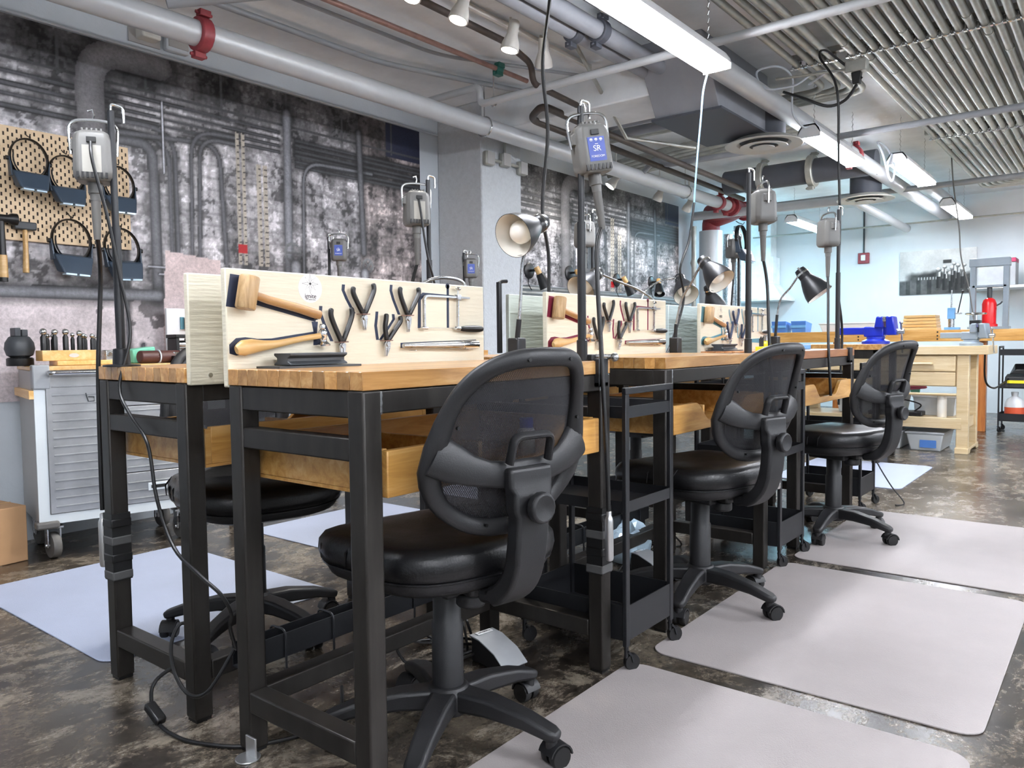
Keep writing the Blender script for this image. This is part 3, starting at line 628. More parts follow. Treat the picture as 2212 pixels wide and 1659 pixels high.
# ================================================================ floor mats
def mat_thing(x0, y0, x1, y1, label, m='mat_', r=.06):
    pts = []
    for cx, cy, a in ((x1-r, y1-r, 0), (x0+r, y1-r, PI/2), (x0+r, y0+r, PI), (x1-r, y0+r, 3*PI/2)):
        for k in range(7): t = a+k*PI/12; pts.append((cx+r*math.cos(t), cy+r*math.sin(t)))
    tag(obj('chair_mat', G().prism(pts, .005), m, bev=.0015), label, 'mat', 'chair mats')
mat_thing(.80, .26, 2.06, 1.178, 'pale grey chair mat nearest the camera, under the first chair')
mat_thing(2.165, .258, 3.41, 1.176, 'pale grey chair mat in the middle, under the second chair')
mat_thing(3.50, .26, 4.74, 1.174, 'pale grey chair mat farthest along, under the third chair')
mat_thing(1.06, 2.475, 1.955, 3.665, 'cool grey chair mat beside the tool cabinet on the left', 'mat2')
mat_thing(2.33, 2.47, 3.24, 3.66, 'cool grey chair mat behind the first bench, seen between the legs', 'mat2')
mat_thing(3.66, 2.47, 4.56, 3.66, 'cool grey chair mat behind the second bench', 'mat2')
mat_thing(5.5, 1.14, 6.62, 2.0, 'pale chair mat far off by the third cart', 'mat2')

# ================================================================ workbenches
BL, BD, BH = .95, .485, .934
def scoop(L, h, hm, e):
    p = [(0, 0), (L, 0), (L, h)]
    p += [(L-e*.72, h)]
    for k in range(9):
        t = k/8; p.append((L-e*.72-e*.5*t, h-(h-hm)*(t*t*(3-2*t))))
    for k in range(9):
        t = 1-k/8; p.append((e*.72+e*.5*t, h-(h-hm)*(t*t*(3-2*t))))
    return p+[(e*.72, h), (0, h)]
def bench(x, y, rz, label, board='board', wd='block', group='workbenches', out=None):
    t = thing('workbench', label, 'workbench', (x, y, 0), rz, group)
    top = obj('tabletop', box1((.004, .004, BH-.037), (BL-.004, BD-.004, BH-.002)), 'dwood', t)
    n = 12; wst = BD/n
    g = G().box((0, .0003, BH-.038), (BL, wst-.0003, BH)); st = None
    for i in range(n):
        if st is None: s_ = st = obj('stave', g, wd, top, bev=.0012, seg=1)
        else:
            s_ = st.copy(); COL.objects.link(s_)
        s_.location = (0, i*wst, 0)
    lg = G().box((0, 0, .008), (.05, .05, BH-.038)); leg = None
    fo = G().box((.004, .004, 0), (.046, .046, .008)); foot = None
    for lx, ly in ((0, 0), (BL-.05, 0), (0, BD-.05), (BL-.05, BD-.05)):
        if leg is None: l = leg = obj('leg', lg, 'steel', t, bev=.005); q = foot = obj('foot', fo, 'rubber', l)
        else:
            l = leg.copy(); COL.objects.link(l); q = foot.copy(); COL.objects.link(q); q.parent = l
        l.location = (lx, ly, 0)
    for ex in (0, BL-.05):
        obj('top_rail', box1((ex+.004, .05, .838), (ex+.046, BD-.05, .894)), 'steel', t, bev=.003)
        obj('drawer_rail', box1((ex+.004, .05, .748), (ex+.046, BD-.05, .796)), 'steel', t, bev=.003)
        obj('foot_rail', box1((ex, .05, .105), (ex+.05, BD-.05, .156)), 'steel', t, bev=.004)
    for ey in (.004, BD-.044): obj('top_rail', box1((.05, ey, .846), (BL-.05, ey+.04, .894)), 'steel', t, bev=.003)
    obj('foot_rail', box1((.05, BD-.05, .105), (BL-.05, BD, .156)), 'steel', t, bev=.004)
    for ex in (.05, BL-.05):
        obj('weld', G().tube([(ex, .003, .845+k*.008) for k in range(7)], [.003, .004, .003, .004, .003, .004, .003], 6), 'bsteel', t)
    # catch tray
    x0, x1 = .062, BL-.062
    tr = obj('catch_tray', box1((x0, .02, .668), (x1, BD-.02, .676)), 'tray', t)
    mxp = MX.Translation((x0, .02, .668)) @ MX.Rotation(PI/2, 4, 'X')
    obj('tray_front', G().prism(scoop(x1-x0, .100, .030, .24), .020, mxp), 'tray', tr, bev=.003)
    for ex in (x0, x1-.018): obj('tray_side', box1((ex, .02, .676), (ex+.018, BD-.02, .770)), 'tray', tr, bev=.002)
    obj('tray_back', box1((x0+.018, BD-.04, .676), (x1-.018, BD-.02, .775)), 'tray', tr, bev=.002)
    obj('tray_divider', box1((.42, .06, .676), (.435, BD-.04, .745)), 'tray', tr, bev=.002)
    # tool board behind the top
    b = obj('tool_board', box1((0, BD, .890), (BL-.005, BD+.02, 1.176)), board, t, bev=.003)
    for sx in (.04, BL-.06): obj('screw', G().cyl((sx, BD+.02, .915), (sx, BD+.0225, .915), .006, n=10), 'chrome', b)
    return t, b
AX = (1.03, 2.335, 3.655)
A = [bench(AX[0], 1.20, 0, 'nearest front workbench with butcher-block top and navy tool silhouettes on its board'),
     bench(AX[1], 1.20, 0, 'second front workbench with maroon tool silhouettes, between the first two carts', wd='block'),
     bench(AX[2], 1.20, 0, 'third front workbench with teal tool silhouettes, farthest in the front row', wd='block2')]
Bk = [bench(1.03+BL, 2.37, PI, 'nearest back-row workbench on the left, its board turned to the wall', group='back workbenches'),
      bench(2.335+BL, 2.37, PI, 'second back-row workbench with the pale green board, behind the first cart', 'boardg', group='back workbenches'),
      bench(3.655+BL, 2.37, PI, 'third back-row workbench with the pale teal board', 'boardt', group='back workbenches')]
o = obj('floor_tab', G().prism([(.03*math.cos(k*PI/8), .03*math.sin(k*PI/8)) for k in range(16)], .004, MX.Translation((-.012, BD-.055, 0))).box((-.005, BD-.075, .0), (.0, BD-.035, .05)), 'alum', A[0][0], bev=.001)

# ---------------------------------------------------------------- tools on the boards
def bp(x0, u, v, d=.012): return (x0+u, 1.685-d, .934+v)
def tools(i, x0, board, sil, hc, words):
    W = words
    def flat(name, poly, lx=-.010, lz=.004):   # painted silhouette
        loc = [(u+lx, v+lz) for u, v in poly]
        mx = MX.Translation((0, BD, BH)) @ MX.Rotation(PI/2, 4, 'X')
        obj('tool_silhouette', G().prism(loc, .0008, mx), sil, board)
    def strip(p, q, a, b):
        d = V((q[0]-p[0], q[1]-p[1])).normalized(); n = V((-d.y, d.x))
        return [(p[0]+n.x*a, p[1]+n.y*a), (p[0]-n.x*a, p[1]-n.y*a), (q[0]-n.x*b, q[1]-n.y*b), (q[0]+n.x*b, q[1]+n.y*b)]
    # mallet
    flat('m', [(.024, .224), (.073, .220), (.060, .141), (.010, .146)]); flat('m', strip((.06, .175), (.262, .133), .010, .013), 0, -.004)
    t = thing('rawhide_mallet', 'rawhide mallet with wooden handle hung on the %s board' % W, 'mallet', bp(x0, .04, .14), group='mallets on boards')
    obj('head', G().lathe([(.0225, -.040), (.0245, -.036), (.0245, .036), (.0225, .040)], 22, to(bp(x0, .042, .183, .027), (.017, 0, .085))), 'mallet', t, w=True)
    obj('handle', G().tube([bp(x0, .05, .181, .027), bp(x0, .10, .168, .024), bp(x0, .2, .149, .016), bp(x0, .262, .134, .014)], [.010, .0105, .012, .013], 12), 'handle', t, bev=.002, w=True)
    obj('nail', G().cyl(bp(x0, .250, .124, 0), bp(x0, .245, .122, .03), .0015, n=6), 'chrome', t, w=True)
    # chasing hammer
    hp = [(.012, .045), (.03, .050), (.055, .054), (.09, .056), (.13, .060), (.2, .072), (.262, .080)]; hr = [.010, .0195, .018, .0125, .0095, .0075, .0075]
    flat('h', [(u-.0, v+r_*1.08) for (u, v), r_ in zip(hp, hr)]+[(u, v-r_*1.08) for (u, v), r_ in reversed(list(zip(hp, hr)))], -.006, .003)
    flat('h', [(.252, .115), (.272, .115), (.268, .085), (.285, .053), (.256, .053), (.258, .085)], -.005, .002)
    t = thing('chasing_hammer', 'chasing hammer with bulbous pale handle hung on the %s board' % W, 'hammer', bp(x0, .1, .03), group='hammers on boards')
    obj('handle', G().tube(smooth([bp(x0, u, v, .02) for u, v in hp], 3), [x for a, b in zip(hr, hr[1:]) for x in (a, a+(b-a)/3, a+(b-a)*2/3)]+[hr[-1]], 14, flat=(1, .75)), 'handle2', t, w=True)
    obj('head', G().lathe([(.017, -.026), (.0175, -.022), (.009, -.014), (.0085, -.004), (.011, 0), (.011, .012), (.007, .018), (.0085, .026), (.006, .032)], 16, to(bp(x0, .268, .079, .02), (-.004, 0, .06))), 'chrome', t, w=True)
    # pliers
    sets = [((.336, .059), (.302, .153), (.370, .157), (.335, .022), 'round-nose'), ((.415, .136), (.380, .214), (.451, .227), (.416, .095), 'flat-nose'),
            ((.499, .062), (.499, .143), (.551, .137), (.493, .021), 'bent-nose'), ((.585, .136), (.556, .222), (.628, .224), (.583, .091), 'chain-nose')]
    for k, (pv, a, b, tip, kind) in enumerate(sets):
        t = thing('pliers', 'black-handled pliers on the %s board, %s' % (W, ('lower left of the four', 'upper left of the four', 'lower right of the four', 'upper right of the four')[k]), 'pliers', bp(x0, tip[0], tip[1]), group='pliers on boards')
        for sgn, e in ((-1, a), (1, b)):
            m1 = (pv[0]+(e[0]-pv[0])*.55+sgn*.006, pv[1]+(e[1]-pv[1])*.5)
            path = [pv, m1, (e[0]+sgn*.002, pv[1]+(e[1]-pv[1])*.8), e]
            pts = smooth([bp(x0, u, v, .014) for u, v in path], 5)
            obj('grip', G().tube(pts, [.004]+[.0074]*(len(pts)-3)+[.0068, .004], 8, flat=(1, .9)), hc, t, w=True)
            off = -.024 if sgn < 0 else -.014
            if sgn < 0 or k in (2,): flat('p', [(u+dx, v) for u, v in path for dx in (-.005,)]+[(u+.005, v) for u, v in reversed(path)], off, .006)
            jaw = [(pv[0]+sgn*.0005, pv[1]+.008), (pv[0]+sgn*.0105, pv[1]-.006), (pv[0]+sgn*.009, pv[1]-.018), (tip[0]+sgn*.0035, tip[1]), (tip[0]+sgn*.0008, tip[1]), (pv[0]+sgn*.0008, pv[1]-.015)]
            if sgn < 0: jaw = jaw[::-1]
            obj('jaw', G().prism([(x0+u, .934+v) for u, v in jaw], .008, MX.Translation((0, 1.675, 0)) @ MX.Rotation(PI/2, 4, 'X')), 'bsteel', t, bev=.001, w=True)
        obj('pivot', G().cyl(bp(x0, pv[0], pv[1]-.006, .006), bp(x0, pv[0], pv[1]-.006, .022), .007, n=14), 'bsteel', t, w=True)
        obj('hook', G().tube([bp(x0, pv[0]-.014, pv[1]+.004, 0), bp(x0, pv[0]-.013, pv[1]+.003, .024), bp(x0, pv[0]+.013, pv[1]+.004, .024), bp(x0, pv[0]+.014, pv[1]+.004, 0)], .0014, 6), 'copper', t, w=True)
    # saw frame
    flat('s', [(.637, .1), (.65, .1), (.652, .185), (.668, .199), (.80, .196), (.80, .205), (.660, .208), (.640, .193)], 0, .003)
    flat('s', [(.775, .1), (.785, .1), (.787, .236), (.777, .236)]); flat('s', [(.781+.009*math.cos(a*PI/6), .232+.009*math.sin(a*PI/6)) for a in range(12)])
    if i < 3:
        t = thing('saw_frame', 'jeweller saw frame with dark handle hung on the %s board' % W, 'saw', bp(x0, .75, .1), group='saws on boards')
        obj('frame', G().bar(bend([bp(x0, .652, .1, .014), bp(x0, .652, .201, .014), bp(x0, .857, .201, .014)], .018), .006, .008, (0, 1, 0)), 'bsteel', t, w=True)
        obj('slide_post', G().bar([bp(x0, .804, .207, .014), bp(x0, .800, .1, .014)], .005, .008, (0, 1, 0)), 'bsteel', t, w=True)
        obj('slide_block', G().box(bp(x0, .795, .192, .022), bp(x0, .813, .210, .006)), 'bsteel', t, bev=.002, w=True)
        obj('thumb_screw', G().lathe([(.004, 0), (.010, .005), (.010, .009), (.004, .012)], 12, to(bp(x0, .804, .222, .014), (0, -.3, 1))).cyl(bp(x0, .804, .2, .014), bp(x0, .804, .226, .014), .002, n=6), 'chrome', t, w=True)
        obj('blade', G().cyl(bp(x0, .650, .104, .014), bp(x0, .8, .104, .014), .0008, n=5), 'bsteel', t, w=True)
        obj('blade_clamp', G().cyl(bp(x0, .640, .103, .014), bp(x0, .664, .103, .014), .005, n=10), 'chrome', t, w=True); obj('blade_clamp', G().cyl(bp(x0, .79, .103, .014), bp(x0, .812, .103, .014), .006, n=10), 'chrome', t, w=True)
        obj('handle', G().tube(smooth([bp(x0, u, .102, .014) for u in (.812, .83, .87, .905, .924)], 3), [.005, .006, .008, .009, .010, .0105, .011, .0112, .011, .0105, .0095, .0075, .003], 12), 'rubber', t, w=True)
    # ring mandrel
    mm = [(.561, .058), (.561, .043), (.815, .036), (.9, .036), (.9, .066), (.815, .064)]
    flat('r', mm, .006 if i else .004, .001)
    if i < 2:
        t = thing('ring_mandrel', 'tapered steel ring mandrel hung on the %s board' % W, 'mandrel', bp(x0, .7, .05), group='mandrels on boards')
        obj('taper', G().cyl(bp(x0, .561, .050, .016), bp(x0, .815, .0505, .016), .0065, .0125, 18), 'bsteel', t, w=True)
        obj('grip', G().cyl(bp(x0, .815, .0505, .016), bp(x0, .892, .051, .016), .0135, n=18), 'chrome', t, bev=.002, w=True)
        for u in (.6, .83): obj('nail', G().cyl(bp(x0, u, .036, 0), bp(x0, u, .036, .03), .0015, n=6), 'chrome', t, w=True)
    # sticker with eight-pointed star and lettering
    mx = MX.Translation((.245, BD-.0004, BH+.204)) @ MX.Rotation(PI/2, 4, 'X')
    s_ = obj('sticker', G().prism([(.0375*math.cos(k*PI/20), .0375*math.sin(k*PI/20)) for k in range(40)], .0005, mx), 'white' if i == 0 else 'board', board)
    for k in range(8):
        a = PI/2+k*PI/4; L = .026 if k % 2 == 0 else .023; cx, cy = 0, .012
        dirn = V((math.cos(a), math.sin(a))); n = V((-dirn.y, dirn.x)); b0 = V((cx, cy))+dirn*.004
        P_ = [b0+n*.0035+dirn*.004, V((cx, cy))+dirn*L, b0-n*.0035+dirn*.004, b0]
        obj('star_ray', G().tube([mx @ V((p.x, p.y, .0006)) for p in P_], .0004, 4, closed=True), 'tin', s_)
    obj('star_core', G().prism([(0, .016), (.004, .012), (0, .008), (-.004, .012)][::-1], .0004, mx @ MX.Translation((0, 0, .0005))), 'ink', s_)
    text('ignite', .017, 'ink', s_, mx @ MX.Translation((0, -.0205, .0008)))
    text('JEWELRY STUDIO', .0028, 'ink', s_, mx @ MX.Translation((.005, -.0295, .0008)))
tools(0, AX[0], A[0][1], 'navy', 'rubber', 'navy-outlined')
tools(1, AX[1], A[1][1], 'maroon', 'rubber', 'maroon-outlined')
tools(2, AX[2], A[2][1], 'teal', 'navy', 'teal-outlined')
def bench_block(x, y, label):
    t = thing('bench_anvil', label, 'anvil', (x, y, .934), group='small bench anvils')
    pr = [(-.035, .007), (.035, .007), (.032, .012), (.022, .016), (.022, .024), (.034, .03), (.034, .036), (-.034, .036), (-.034, .03), (-.022, .024), (-.022, .016), (-.032, .012)]
    obj('block', G().prism(pr, .175, MX.Translation((-.0875, 0, 0)) @ MX(((0, 0, 1, 0), (1, 0, 0, 0), (0, 1, 0, 0), (0, 0, 0, 1)))), 'slate', t, bev=.0015)
    obj('plate', box1((-.13, -.05, 0), (.12, .045, .005)), 'slate', t)
bench_block(1.225, 1.62, 'dark I-shaped steel bench anvil in front of the navy-outlined board')
bench_block(3.80, 1.62, 'dark I-shaped steel bench anvil in front of the teal-outlined board')
t = thing('bench_vise_clamp', 'grey steel clamp slide lying at front edge of the second bench', 'clamp', (1.965, 1.33, .934))
obj('slide', box1((-.02, -.09, .0), (.02, .09, .018)), 'slate', t, bev=.003); obj('knob', G().cyl((0, -.09, .01), (0, -.15, .01), .009, n=12).ball((0, -.155, .01), .013), 'bsteel', t)

# ================================================================ task chairs
def chair(hx, hy, ang, ph, label, seat_h=.54, group='task chairs'):
    t = thing('task_chair', label, 'chair', (hx, hy, 0), ang, group)
    b = obj('base_hub', G().lathe([(.05, .075), (.058, .085), (.058, .13), (.045, .145)], 24), 'plastic', t, bev=.003)
    for k in range(5):
        a = ph-ang+k*2*PI/5; d = V((math.cos(a), math.sin(a), 0))
        pts = [d*.03+V((0, 0, .112)), d*.12+V((0, 0, .112)), d*.22+V((0, 0, .098)), d*.285+V((0, 0, .080)), d*.305+V((0, 0, .074))]
        obj('base_arm', G().bar(pts, [.066, .058, .05, .046, .032], [.052, .046, .036, .028, .022]), 'plastic', b, bev=.009, seg=3)
        c = d*.285; sw = V((-d.y, d.x, 0))
        ca = obj('caster', G().cyl((c.x, c.y, .045), (c.x, c.y, .075), .014), 'plastic', t)
        yaw = a+1.1+.5*k; f = V((math.cos(yaw), math.sin(yaw), 0)); s_ = V((-f.y, f.x, 0)); cc = c+f*.012
        for q in (-1, 1):
            obj('wheel', G().lathe([(.008, -.011), (.0245, -.011), (.027, -.006), (.027, .006), (.0245, .011), (.008, .011)], 18, to((cc.x+s_.x*.015*q, cc.y+s_.y*.015*q, .027), s_)), 'rubber', ca)
        hoodp = [(cc.x+f.x*.031*math.cos(u), cc.y+f.y*.031*math.cos(u), .027+.031*math.sin(u)) for u in [PI*.02+PI*.9*j/8 for j in range(9)]]
        obj('caster_hood', G().bar(hoodp, .05, .004, (f.x*.01, f.y*.01, 1)), 'plastic', ca)
    obj('gas_column', G().lathe([(.039, .12), (.039, .30), (.035, .305), (.035, seat_h-.09)], 20), 'plastic', t)
    # seat pan and cushion
    def outline(s, e=1.):
        o = []
        for k in range(40):
            u = 2*PI*k/40; cx, sx = math.cos(u), math.sin(u)
            x = .245*s*math.copysign(abs(cx)**.62, cx); y = .24*s*math.copysign(abs(sx)**.68, sx)
            y += .03; x *= 1+.06*(y > .05)
            o.append((x, y))
        return o
    def layers(ls, dome=None):
        vs = []; fs = []; n = 40
        for s, z in ls: vs += [(x, y, z-(.022*max(0, (y-.17))/.1 if y > .17 else 0)) for x, y in outline(s)]
        for i in range(len(ls)-1):
            for k in range(n): l = (k+1) % n; fs.append((i*n+k, i*n+l, (i+1)*n+l, (i+1)*n+k))
        vs.append((0, .03, ls[-1][1]+(dome or 0))); c = len(vs)-1; vs.append((0, .03, ls[0][1])); c2 = c+1; m = (len(ls)-1)*n
        fs += [(m+k, m+(k+1) % n, c) for k in range(n)]+[((k+1) % n, k, c2) for k in range(n)]
        return G().add(vs, fs)
    H = seat_h
    obj('seat_pan', layers([(.6, H-.120), (.86, H-.112), (.96, H-.098), (1.0, H-.078), (1.0, H-.070)]), 'plastic', t)
    cu = obj('seat_cushion', layers([(.98, H-.072), (1.035, H-.064), (1.055, H-.042), (1.045, H-.018), (.99, H-.002), (.9, H+.003), (.7, H+.002), (.35, H-.004)], -.006), 'leather', t, sharp=80)
    obj('piping', G().tube([(x, y, H-.071-(.022*max(0, (y-.17))/.1 if y > .17 else 0)) for x, y in outline(1.012)], .004, 6, closed=True), 'leather', cu)
    for sx in (-1, 1):
        for k in range(5):
            yy = -.08+.055*k; xx = sx*(.252+.002*k)
            obj('pleat', G().tube([(xx-sx*.018, yy-.008, H+.0), (xx+sx*.004, yy, H-.026), (xx+sx*.003, yy+.004, H-.060)], [.001, .0035, .0015], 6), 'leather', cu)
    obj('tilt_mechanism', G().box((-.07, -.10, H-.150), (.07, .10, H-.110)).cyl((0, .07, H-.15), (0, .07, H-.11), .03), 'plastic', t, bev=.008)
    obj('height_lever', G().tube([(.06, .03, H-.115), (.2, .04, H-.12), (.25, .04, H-.12)], [.006, .006, .011], 8), 'plastic', t)
    obj('tilt_knob', G().lathe([(.03, 0), (.036, .006), (.036, .03), (.03, .036)], 12, MX.Translation((.0, -.10, H-.175))), 'plastic', t, bev=.003)
    # back: curved shell frame
    z0 = H+.045; HB = .375
    def shell(u, v):     # u -1..1 across, v 0..1 up  -> 3D
        w_ = .150+.062*math.sin(min(1, v/.36)*PI/2) if v < .36 else .212-.048*((v-.36)/.64)**1.3
        y = -.245-.05*math.sin(min(1, v/.5)*PI/2)-.15*max(0, v-.35)**1.35+.062*u*u
        return V((u*w_, y, z0+HB*v))
    def sup(k, n=64):
        a = 2*PI*k/n; c, s_ = math.cos(a), math.sin(a)
        return (math.copysign(abs(c)**.62, c), .5+.5*math.copysign(abs(s_)**.56, s_))
    R = [sup(k) for k in range(64)]
    ringp = [shell(u*.96, v) for u, v in R]
    fr = obj('back_frame', G().tube(ringp, [.018+.010*max(0, 1-abs(v-.42)/.3)*(abs(u) > .5) for u, v in R], 12, closed=True, flat=(.8, 1.1), up=(0, 1, 0)), 'plastic', t, sharp=60)
    # Y brace from the sides to the centre
    bp_ = [shell(u, v)+V((0, -.010, 0)) for u, v in ((-.985, .475), (-.80, .42), (-.62, .375), (-.42, .345), (-.2, .33), (0, .325), (.2, .33), (.42, .345), (.62, .375), (.80, .42), (.985, .475))]
    rr_ = [.046, .042, .034, .029, .030, .034, .030, .029, .034, .042, .046]
    obj('back_brace', G().tube(bp_, rr_, 14, flat=(.36, 1.0), up=(0, 1, 0)), 'plastic', fr, sharp=60)
    # mesh panel
    vs = [shell(0, .5)+V((0, .012, 0))]; fs = []; K = 64; Q = 9
    for q in range(1, Q+1):
        for u, v in R: vs.append(shell(u*.97*q/Q, .5+(v-.5)*q/Q)+V((0, .012, 0)))
    for k in range(K): fs.append((0, 1+k, 1+(k+1) % K))
    for q in range(Q-1):
        for k in range(K): a, b2 = 1+q*K+k, 1+q*K+(k+1) % K; fs.append((a, a+K, b2+K, b2))
    obj('back_mesh', G().add(vs, fs), 'fabric', fr, sharp=80)
    # J-bar with cover and knob
    jb = [V((0, -.02, H-.115)), V((0, -.15, H-.125)), V((0, -.225, H-.115)), V((0, -.280, H-.07)), V((0, -.305, H+.0)), V((0, -.312, H+.08)), V((0, -.312, H+.13)), V((0, -.310, H+.185))]
    obj('spine_bar', G().bar(smooth(jb, 4), [.075]*8+[.085]*8+[.09]*5+[.105]*4+[.12]*4, [.03]*8+[.045]*8+[.042]*9+[.03]*4, (0, -1, .001)), 'plastic', t, bev=.012, seg=3, sharp=50)
    kp = V((.0, -.325, H+.10))
    kn = obj('back_knob', G().lathe([(.018, 0), (.018, .012), (.030, .016), (.034, .022), (.034, .036), (.029, .041), (.012, .036)], 14, to(kp, (.0, -1, 0))), 'plastic', t, bev=.002)
    # lumbar handle loop
    hz = H+.195
    obj('lumbar_handle', G().tube(bend([(-.055, -.315, hz), (-.052, -.33, hz+.058), (.052, -.33, hz+.058), (.055, -.315, hz)], .02), .010, 10, flat=(.8, 1.2)), 'plastic', t)
    for u, v in ((-.35, .985), (.35, .985), (-.86, .62), (.86, .62), (-.9, .36), (.9, .36), (-.45, .03), (.45, .03)):
        p = shell(u, v); obj('screw_hole', G().cyl(p+V((0, -.013, 0)), p+V((0, -.020, 0)), .004, n=8), 'rubber', fr)
    return t
chair(1.38, 1.31, -.2, math.radians(-80), 'black mesh-back task chair nearest the camera, at the first bench')
chair(2.71, 1.25, -.24, math.radians(-98), 'black mesh-back task chair at the second bench, its side showing')
chair(4.06, 1.15, -.30, math.radians(-106), 'black mesh-back task chair at the third bench, farthest of the front row')
chair(1.50, 2.33, PI-.25, math.radians(60), 'black task chair tucked under the back bench on the left, seen through the legs', seat_h=.56, group='back-row task chairs')
chair(2.85, 2.42, PI+.1, math.radians(40), 'black task chair behind the second bench, glimpsed past the first cart', group='back-row task chairs')
chair(4.3, 2.42, PI-.1, math.radians(30), 'black task chair behind the third bench, glimpsed past the second cart', group='back-row task chairs')

# ================================================================ rolling carts
def cart(x, y, w_, d, label, zt=.853, lv=((.762, .797), (.480, .514), (.092, .198)), group='rolling carts', rz=0):
    t = thing('rolling_cart', label, 'cart', (x, y, 0), rz, group)
    for yy in (0, d-.014):
        f = obj('end_frame', G().box((0, yy, zt-.02), (w_, yy+.014, zt)), 'cart', t, bev=.002)
        for xx in (0, w_-.022): obj('post', box1((xx, yy, .075), (xx+.022, yy+.014, zt-.02)), 'cart', t, bev=.002)
    for a, b in lv:
        tr = obj('tray_floor', box1((.02, .012, a), (w_-.02, d-.012, a+.004)), 'cart', t)
        for p, q in (((.0225, .002, a), (w_-.0225, .006, b)), ((.0225, d-.006, a), (w_-.0225, d-.002, b)), ((.003, .014, a), (.007, d-.014, b)), ((w_-.007, .014, a), (w_-.003, d-.014, b))):
            obj('tray_lip', box1(p, q), 'cart', tr)
    for xx in (.011, w_-.011):
        for yy in (.007, d-.007):
            c = obj('caster', G().cyl((xx, yy, .04), (xx, yy, .078), .007).bar([(xx, yy, .062), (xx+.012, yy-.006, .048), (xx+.018, yy-.01, .026)], .026, .006), 'blk', t)
            obj('wheel', G().lathe([(.006, -.009), (.024, -.009), (.026, -.004), (.026, .004), (.024, .009), (.006, .009)], 18, to((xx+.016, yy-.008, .026), (.5, .87, 0))), 'rubber', c)
    return t
cart(1.985, 1.15, .305, .40, 'black three-tier rolling cart between first and second benches')
cart(3.305, 1.155, .32, .40, 'black three-tier rolling cart between second and third benches')
cart(4.635, 1.165, .32, .40, 'black three-tier rolling cart beyond the third bench')

# ================================================================ flex-shaft motors on posts
def post(x, y, zt, label, z0=.934, lean=(0, 0), clampy=None):
    t = thing('motor_post', label, 'stand', (x, y, z0), group='motor posts')
    obj('lower_tube', G().cyl((0, 0, .03), (lean[0]*.5, lean[1]*.5, (zt-z0)*.55), .0125, n=14), 'blk', t)
    obj('upper_tube', G().cyl((lean[0]*.5, lean[1]*.5, (zt-z0)*.55), (lean[0], lean[1], zt-z0), .0095, n=14), 'blk', t)
    if clampy is None: obj('flange', G().lathe([(.05, 0), (.05, .005), (.024, .007), (.022, .05), (.016, .052)], 22), 'blk', t)
    else: obj('socket', G().lathe([(.016, 0), (.016, .06), (.013, .062)], 18), 'blk', t)
    obj('hook', G().tube(bend([(lean[0], lean[1], zt-z0), (lean[0], lean[1], zt-z0+.02), (lean[0]+.03, lean[1]-.01, zt-z0+.015), (lean[0]+.03, lean[1]-.01, zt-z0-.03)], .012), .004, 8), 'gwire', t)
    if clampy is not None:
        obj('clamp', G().box((-.025, clampy, -.075), (.025, clampy+.02, .008)).box((-.025, clampy, -.075), (.025, clampy+.07, -.06)), 'blk', t, bev=.003)
        obj('clamp_screw', G().cyl((0, clampy+.05, -.09), (0, clampy+.05, -.05), .006), 'blk', t)
    return t
